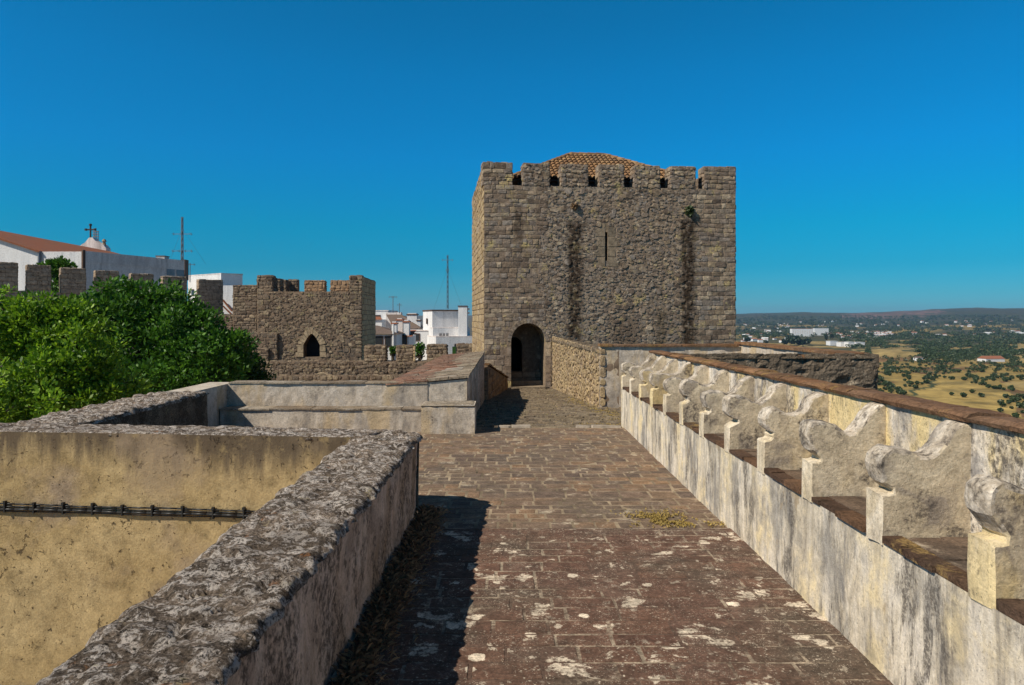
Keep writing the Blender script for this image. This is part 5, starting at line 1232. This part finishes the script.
for k in range(4): protos.append(olive_mesh(k))
spots = []
r = random.Random(33)
def scatter(n, box, dens=None):
    x0,x1,y0,y1 = box; k = 0
    for _ in range(n*6):
        if k >= n: break
        x, y = r.uniform(x0,x1), r.uniform(y0,y1)
        if dens and not dens(x,y): continue
        spots.append((ground_at(x,y), r.uniform(.38,.7))); k += 1
clear = lambda x,y: not (905+(399-y)*.0 < x < 1014 and 381 < y < 420 and x > 905+(398-y)*1.9*.9-2 and y > 380)
scatter(130, (866,945,366,397), lambda x,y: clear(x,y) and x < 948-(y-372)*1.6 and fbm((x/14,y/7,1)) > -.3)
scatter(40, (925,1000,366,381), lambda x,y: fbm((x/14,y/6,2)) > .0)
scatter(60, (866,1024,358,366), lambda x,y: fbm((x/16,y/5,3)) > -.1 and not (976 < x < 1004 and y < 364))
scatter(30, (940,1024,376,383), lambda x,y: y > 377+(x-940)*-.02 and x > 975)
scatter(34, (1000,1030,386,421), lambda x,y: x > 1000+max(0,(404-y))*.7)
scatter(24, (962,1004,374,392), lambda x,y: abs(y-(377+(x-962)*.36)) < 3.0)
scatter(5, (950,1000,392,410)); scatter(14, (880,940,398,412), lambda x,y: x < 905)
near_n = len(spots)
spots.sort(key=lambda s: s[0].y); spots = spots[:290]
first = None; pobj = []
for k,mb in enumerate(protos):
    o = mb.build('olive_tree', [M['olive'],M['bark']]); pobj.append(o)
for i,(p,s) in enumerate(spots):
    o = pobj[i] if i < 4 else pobj[i%4].copy()
    if i >= 4: C.objects.link(o)
    o.location = p; o.scale = (s,s,s*.95); o.rotation_euler = (0,0,r.uniform(0,6.28))
    tag(o, 'dark round tree dotted over the dry plain below the parapet', 'tree', 'scattered trees on the plain')
# far woods: belts of trees that read as a mass
mb = MB(); r = random.Random(44)
def wood(n, box, w=(5,10), dens=None):
    x0,x1,y0,y1 = box; k = 0
    for _ in range(n*8):
        if k >= n: break
        x, y = r.uniform(x0,x1), r.uniform(y0,y1)
        if dens and not dens(x,y): continue
        q = ground_at(x,y); s = r.uniform(*w)*(q.y/1200)**.35; crown_mesh(mb, q, s*1.25, s, r, 22); k += 1
wood(1000, (840,1030,338,349), (3.6,6.5), lambda x,y: fbm((x/26,y/3.2,5)) > -.06 or y < 340)
wood(1500, (866,1030,349,360), (2.6,5), lambda x,y: fbm((x/22,y/3.,6)) > -.12 and not (870 < x < 915))
wood(700, (735,1030,333,339), (4.5,8), lambda x,y: fbm((x/30,y/2.,7)) > .0)
wood(800, (735,1030,325,333), (5,9), lambda x,y: fbm((x/30,y/1.6,8)) > .05)
wood(800, (735,1030,317,325), (5.5,9.5), lambda x,y: fbm((x/40,y/1.2,9)) > .0)
wood(420, (866,1030,359,374), (2.2,4.2), lambda x,y: fbm((x/18,y/4.,16)) > .1 and not (976 < x < 1004 and y < 363))
wood(90, (905,960,359,366), (3,5), lambda x,y: abs(y-(361+(x-905)*.03)) < 3)
for _ in range(420):                        # scrub on the castle slope below
    x, y = r.uniform(40,340), r.uniform(60,430); q = Vector((x,y,terrain_z(x,y)))
    if y > 330 and x > .5*y or fbm((x,y,1),1/50.,3) < -.1: continue
    s_ = r.uniform(1.4,3.4); crown_mesh(mb, q, s_*1.3, s_, r, 26)
tag(mb.build('woodland', M['olive']), 'belts of dark woodland across the plain and scrub on the castle slope', 'woodland', kind='stuff')
# eucalyptus group and a few tall trees behind the bastion coping
r = random.Random(9)
for i,(px_,py_,hh,ww_) in enumerate(((784,346,16,13),(790,346,22,17),(797,347,21,18),(803,347,17,16),(808,346,15,11),(746,343,13,14),(766,344,8,8),(826,343,24,8),(832,342,20,7))):
    q = ground_at(px_,py_); t = thing('tall_tree', ('tall dark tree in the clump behind the bastion coping' if i < 5 else ['round dark tree just right of the keep on the plain','small dark bush on the plain right of the keep','tall narrow dark tree left of the pale sheds','slightly shorter narrow dark tree beside the pale sheds'][i-5]), 'tree', tuple(q), 'clump of tall dark trees' if i < 5 else None)
    mb = MB()
    for k in range(6):
        o = Vector((r.uniform(-.3,.3)*ww_,r.uniform(-.3,.3)*ww_,hh*r.uniform(.05,.35))); crown_mesh(mb, q+o, ww_*r.uniform(.5,.8), hh*r.uniform(.5,.65), r, 46)
    mb.build('crown', M['pine'], t); mb = MB(); mb.tube(q,q+Vector((0,0,hh*.5)),.6,.3,6); mb.build('trunk', M['bark'], t)
def far_house(q, w, d, h, rz, roof, label, group=None, name='far_house', cat='house', rise=.22, flat=False):
    t = thing(name, label, cat, tuple(q), group, rz or 1e-4); mb = MB(); mb.box(-w/2,w/2,-d/2,d/2,-2,h); mb.build('wall', M['limewhite'], t)
    mb = MB(); e = .3
    if flat: mb.box(-w/2-e,w/2+e,-d/2-e,d/2+e,h+.01,h+.5)
    else:
        hr = h+d*rise; mb.add([(-w/2-e,-d/2-e,h),(w/2+e,-d/2-e,h),(w/2+e,d/2+e,h),(-w/2-e,d/2+e,h),(-w/2-e,0,hr),(w/2+e,0,hr)], [(0,1,5,4),(3,4,5,2),(0,4,3),(1,2,5)])
    mb.build('roof', roof, t); return t
far_house(ground_at(991,361.5), 22, 12, 3.2, R(8), M['redroof'], 'long farm building with bright red roof alone on the plain', name='farm_building', cat='building', rise=.24)
q = ground_at(918,361); far_house(q, 7, 6, 3.2, .2, M['brownroof'], 'small white hut with grey roof beside the dry hillock')
for (px0,px1,py0,pyb,lab) in ((791,812,328.8,336.5,'long white apartment block with reddish roof on the plain, left of the two'),(813.5,827.5,328.5,335.5,'blank white block at the right end of the long apartment building')):
    q = ground_at((px0+px1)/2,pyb); w = (px1-px0)/F*q.y; hh = (pyb-py0)/F*q.y
    t = far_house(q, w, 14, hh, 0, M['redroof'] if px0 < 800 else M['limewhite'], lab, name='apartment_block', cat='building', flat=True)
    if px0 < 800:
        for k in range(9):
            mb = MB(); x = -w/2+w*(k+.5)/9; mb.box(x-1.2,x+1.2,-7.12,-6.9,hh*.35,hh*.8); o = mb.build('balcony', M['oldwhite'], t)
for (px_,py_,w,hh) in ((832,345.5,14,7),(842,346.5,12,7),(849,347,10,8),(858,346.5,16,7)):
    q = ground_at(px_,py_); far_house(q, w, 14, hh, .1, M['limewhite'], 'pale flat-roofed shed just above the bastion wall end', 'pale sheds above the bastion wall', 'shed', 'shed', flat=True)
r = random.Random(77); pro = {}
town = []
def put_house(x, y, big=1.):
    town.append((ground_at(x,y), big*r.uniform(.55,1.0), r.uniform(-.4,.4)))
for _ in range(34): put_house(r.uniform(742,790), r.uniform(330,343))
for _ in range(44): put_house(r.uniform(828,892), r.uniform(332.5,338.5))
for _ in range(22): put_house(r.uniform(740,790), r.uniform(324,329))
for _ in range(24): put_house(r.uniform(795,1010), r.uniform(322,328), 1.3)
for x,y in ((914,335.5),(938,336),(944,336),(975,336),(988,335),(995,334),(1006,334.5),(1013,333),(1017,333.2),(922,323),(927,324),(970,320),(976,320),(958,324),(985,325),(1012,321),(1021,334),(1003,336.5),(836,321),(857,327),(876,326)): put_house(x,y,1.35)
base_h = []
for k,(w,d,h_,rf) in enumerate(((11,8,4.5,M['redroof']),(9,8,6,M['redroof']),(14,9,4,M['limewhite']))):
    mb = MB(); mb.box(-w/2,w/2,-d/2,d/2,-2,h_,0); hr = h_+d*.2; e=.3
    mb.add([(-w/2-e,-d/2-e,h_+.02),(w/2+e,-d/2-e,h_+.02),(w/2+e,d/2+e,h_+.02),(-w/2-e,d/2+e,h_+.02),(-w/2-e,0,hr),(w/2+e,0,hr)], [(0,1,5,4),(3,4,5,2),(0,4,3),(1,2,5)], 1)
    base_h.append(mb.build('far_house', [M['limewhite'],rf]))
for i,(q,s,rz) in enumerate(town):
    o = base_h[i] if i < 3 else base_h[i%3].copy()
    if i >= 3: C.objects.link(o)
    o.location = q; o.scale = (s,s,s); o.rotation_euler = (0,0,rz); tag(o, 'tiny white house of the distant town on the plain', 'house', 'houses of the distant town')

# ------------------------------------------------------------------ the air over the plain
hm = bpy.data.materials.new('haze'); hm.use_nodes = True; t_ = hm.node_tree; t_.nodes.clear(); ho = t_.nodes.new('ShaderNodeOutputMaterial'); hv = t_.nodes.new('ShaderNodeVolumePrincipled')
hv.inputs['Color'].default_value = (.42,.68,1,1); hv.inputs['Density'].default_value = 6e-5; hv.inputs['Anisotropy'].default_value = .2; t_.links.new(hv.outputs[0], ho.inputs['Volume'])
mb = MB(); mb.box(-9800,9800,-60,9900,-62,125); o = mb.build('haze', hm); tag(o, 'thin blue air haze over the plain', None, kind='stuff')

# ------------------------------------------------------------------ camera, sun, sky
cam = bpy.data.cameras.new('camera'); co = bpy.data.objects.new('camera', cam); C.objects.link(co)
co.location = (0,0,EYE); co.rotation_euler = (R(90),0,0); cam.sensor_width = 36; cam.lens = F/1024*36
cam.shift_x = (512-CX)/1024; cam.shift_y = -(342.5-CY)/1024; cam.clip_start = .05; cam.clip_end = 30000
sc = bpy.context.scene; sc.camera = co
S = Vector((-.88,-.55,1.0)).normalized()
sun = bpy.data.lights.new('sun', 'SUN'); so = bpy.data.objects.new('sun', sun); C.objects.link(so)
sun.energy = 5.; sun.angle = R(.5); sun.color = (1,.91,.77); so.rotation_euler = S.to_track_quat('Z','Y').to_euler()
w = bpy.data.worlds.new('World'); sc.world = w; w.use_nodes = True; nt = w.node_tree; nt.nodes.clear()
sk = nt.nodes.new('ShaderNodeTexSky'); sk.sky_type = 'NISHITA'; sk.sun_disc = False
sk.sun_elevation = math.asin(S.z); sk.sun_rotation = math.atan2(S.x,S.y); sk.altitude = 300; sk.air_density = 1.; sk.dust_density = .3; sk.ozone_density = 4.
bg = nt.nodes.new('ShaderNodeBackground'); bg.inputs['Strength'].default_value = .085; wo = nt.nodes.new('ShaderNodeOutputWorld')
hs = nt.nodes.new('ShaderNodeHueSaturation'); hs.inputs['Saturation'].default_value = 1.25; hs.inputs['Hue'].default_value = .49
# the deep azure of that day: a tint by elevation, over the physical sky
tc = nt.nodes.new('ShaderNodeTexCoord'); sx = nt.nodes.new('ShaderNodeSeparateXYZ'); rp = nt.nodes.new('ShaderNodeValToRGB'); mx = nt.nodes.new('ShaderNodeMix')
mx.data_type = 'RGBA'; mx.blend_type = 'MULTIPLY'; mx.inputs['Factor'].default_value = 1.; mx.clamp_result = False
el = [(0.,(.15,.44,.72)),(.017,(.115,.44,.71)),(.065,(.03,.43,.63)),(.118,(.01,.53,.68)),(.21,(.02,.64,.88)),(.306,(.027,.71,.91)),(.395,(.035,.71,.85)),(.55,(.30,.38,.40)),(1.,(.46,.36,.32))]  # last two stops lie out of view, set to dim and redden ambient light
while len(rp.color_ramp.elements) < len(el): rp.color_ramp.elements.new(.5)
for e_,(p_,c_) in zip(rp.color_ramp.elements, el): e_.position = p_; e_.color = (*c_,1)
gn = nt.nodes.new('ShaderNodeVectorMath'); gn.operation = 'SCALE'; gn.inputs['Scale'].default_value = 1.30
nt.links.new(tc.outputs['Generated'], sx.inputs[0]); nt.links.new(sx.outputs['Z'], rp.inputs['Fac'])
nt.links.new(sk.outputs[0], hs.inputs['Color']); nt.links.new(hs.outputs[0], mx.inputs[6]); nt.links.new(rp.outputs['Color'], gn.inputs[0]); nt.links.new(gn.outputs[0], mx.inputs[7]); nt.links.new(mx.outputs[2], bg.inputs['Color']); nt.links.new(bg.outputs[0], wo.inputs['Surface'])
vs_ = sc.view_settings; vs_.view_transform = 'Standard'; vs_.look = 'None'; vs_.exposure = .18; vs_.gamma = 1; vs_.use_curve_mapping = False
sc.render.engine = 'CYCLES'; sc.cycles.max_bounces = 5; sc.cycles.use_denoising = True; sc.cycles.denoiser = 'OPENIMAGEDENOISE'; sc.cycles.denoising_input_passes = 'RGB_ALBEDO_NORMAL'; sc.cycles.denoising_prefilter = 'ACCURATE'
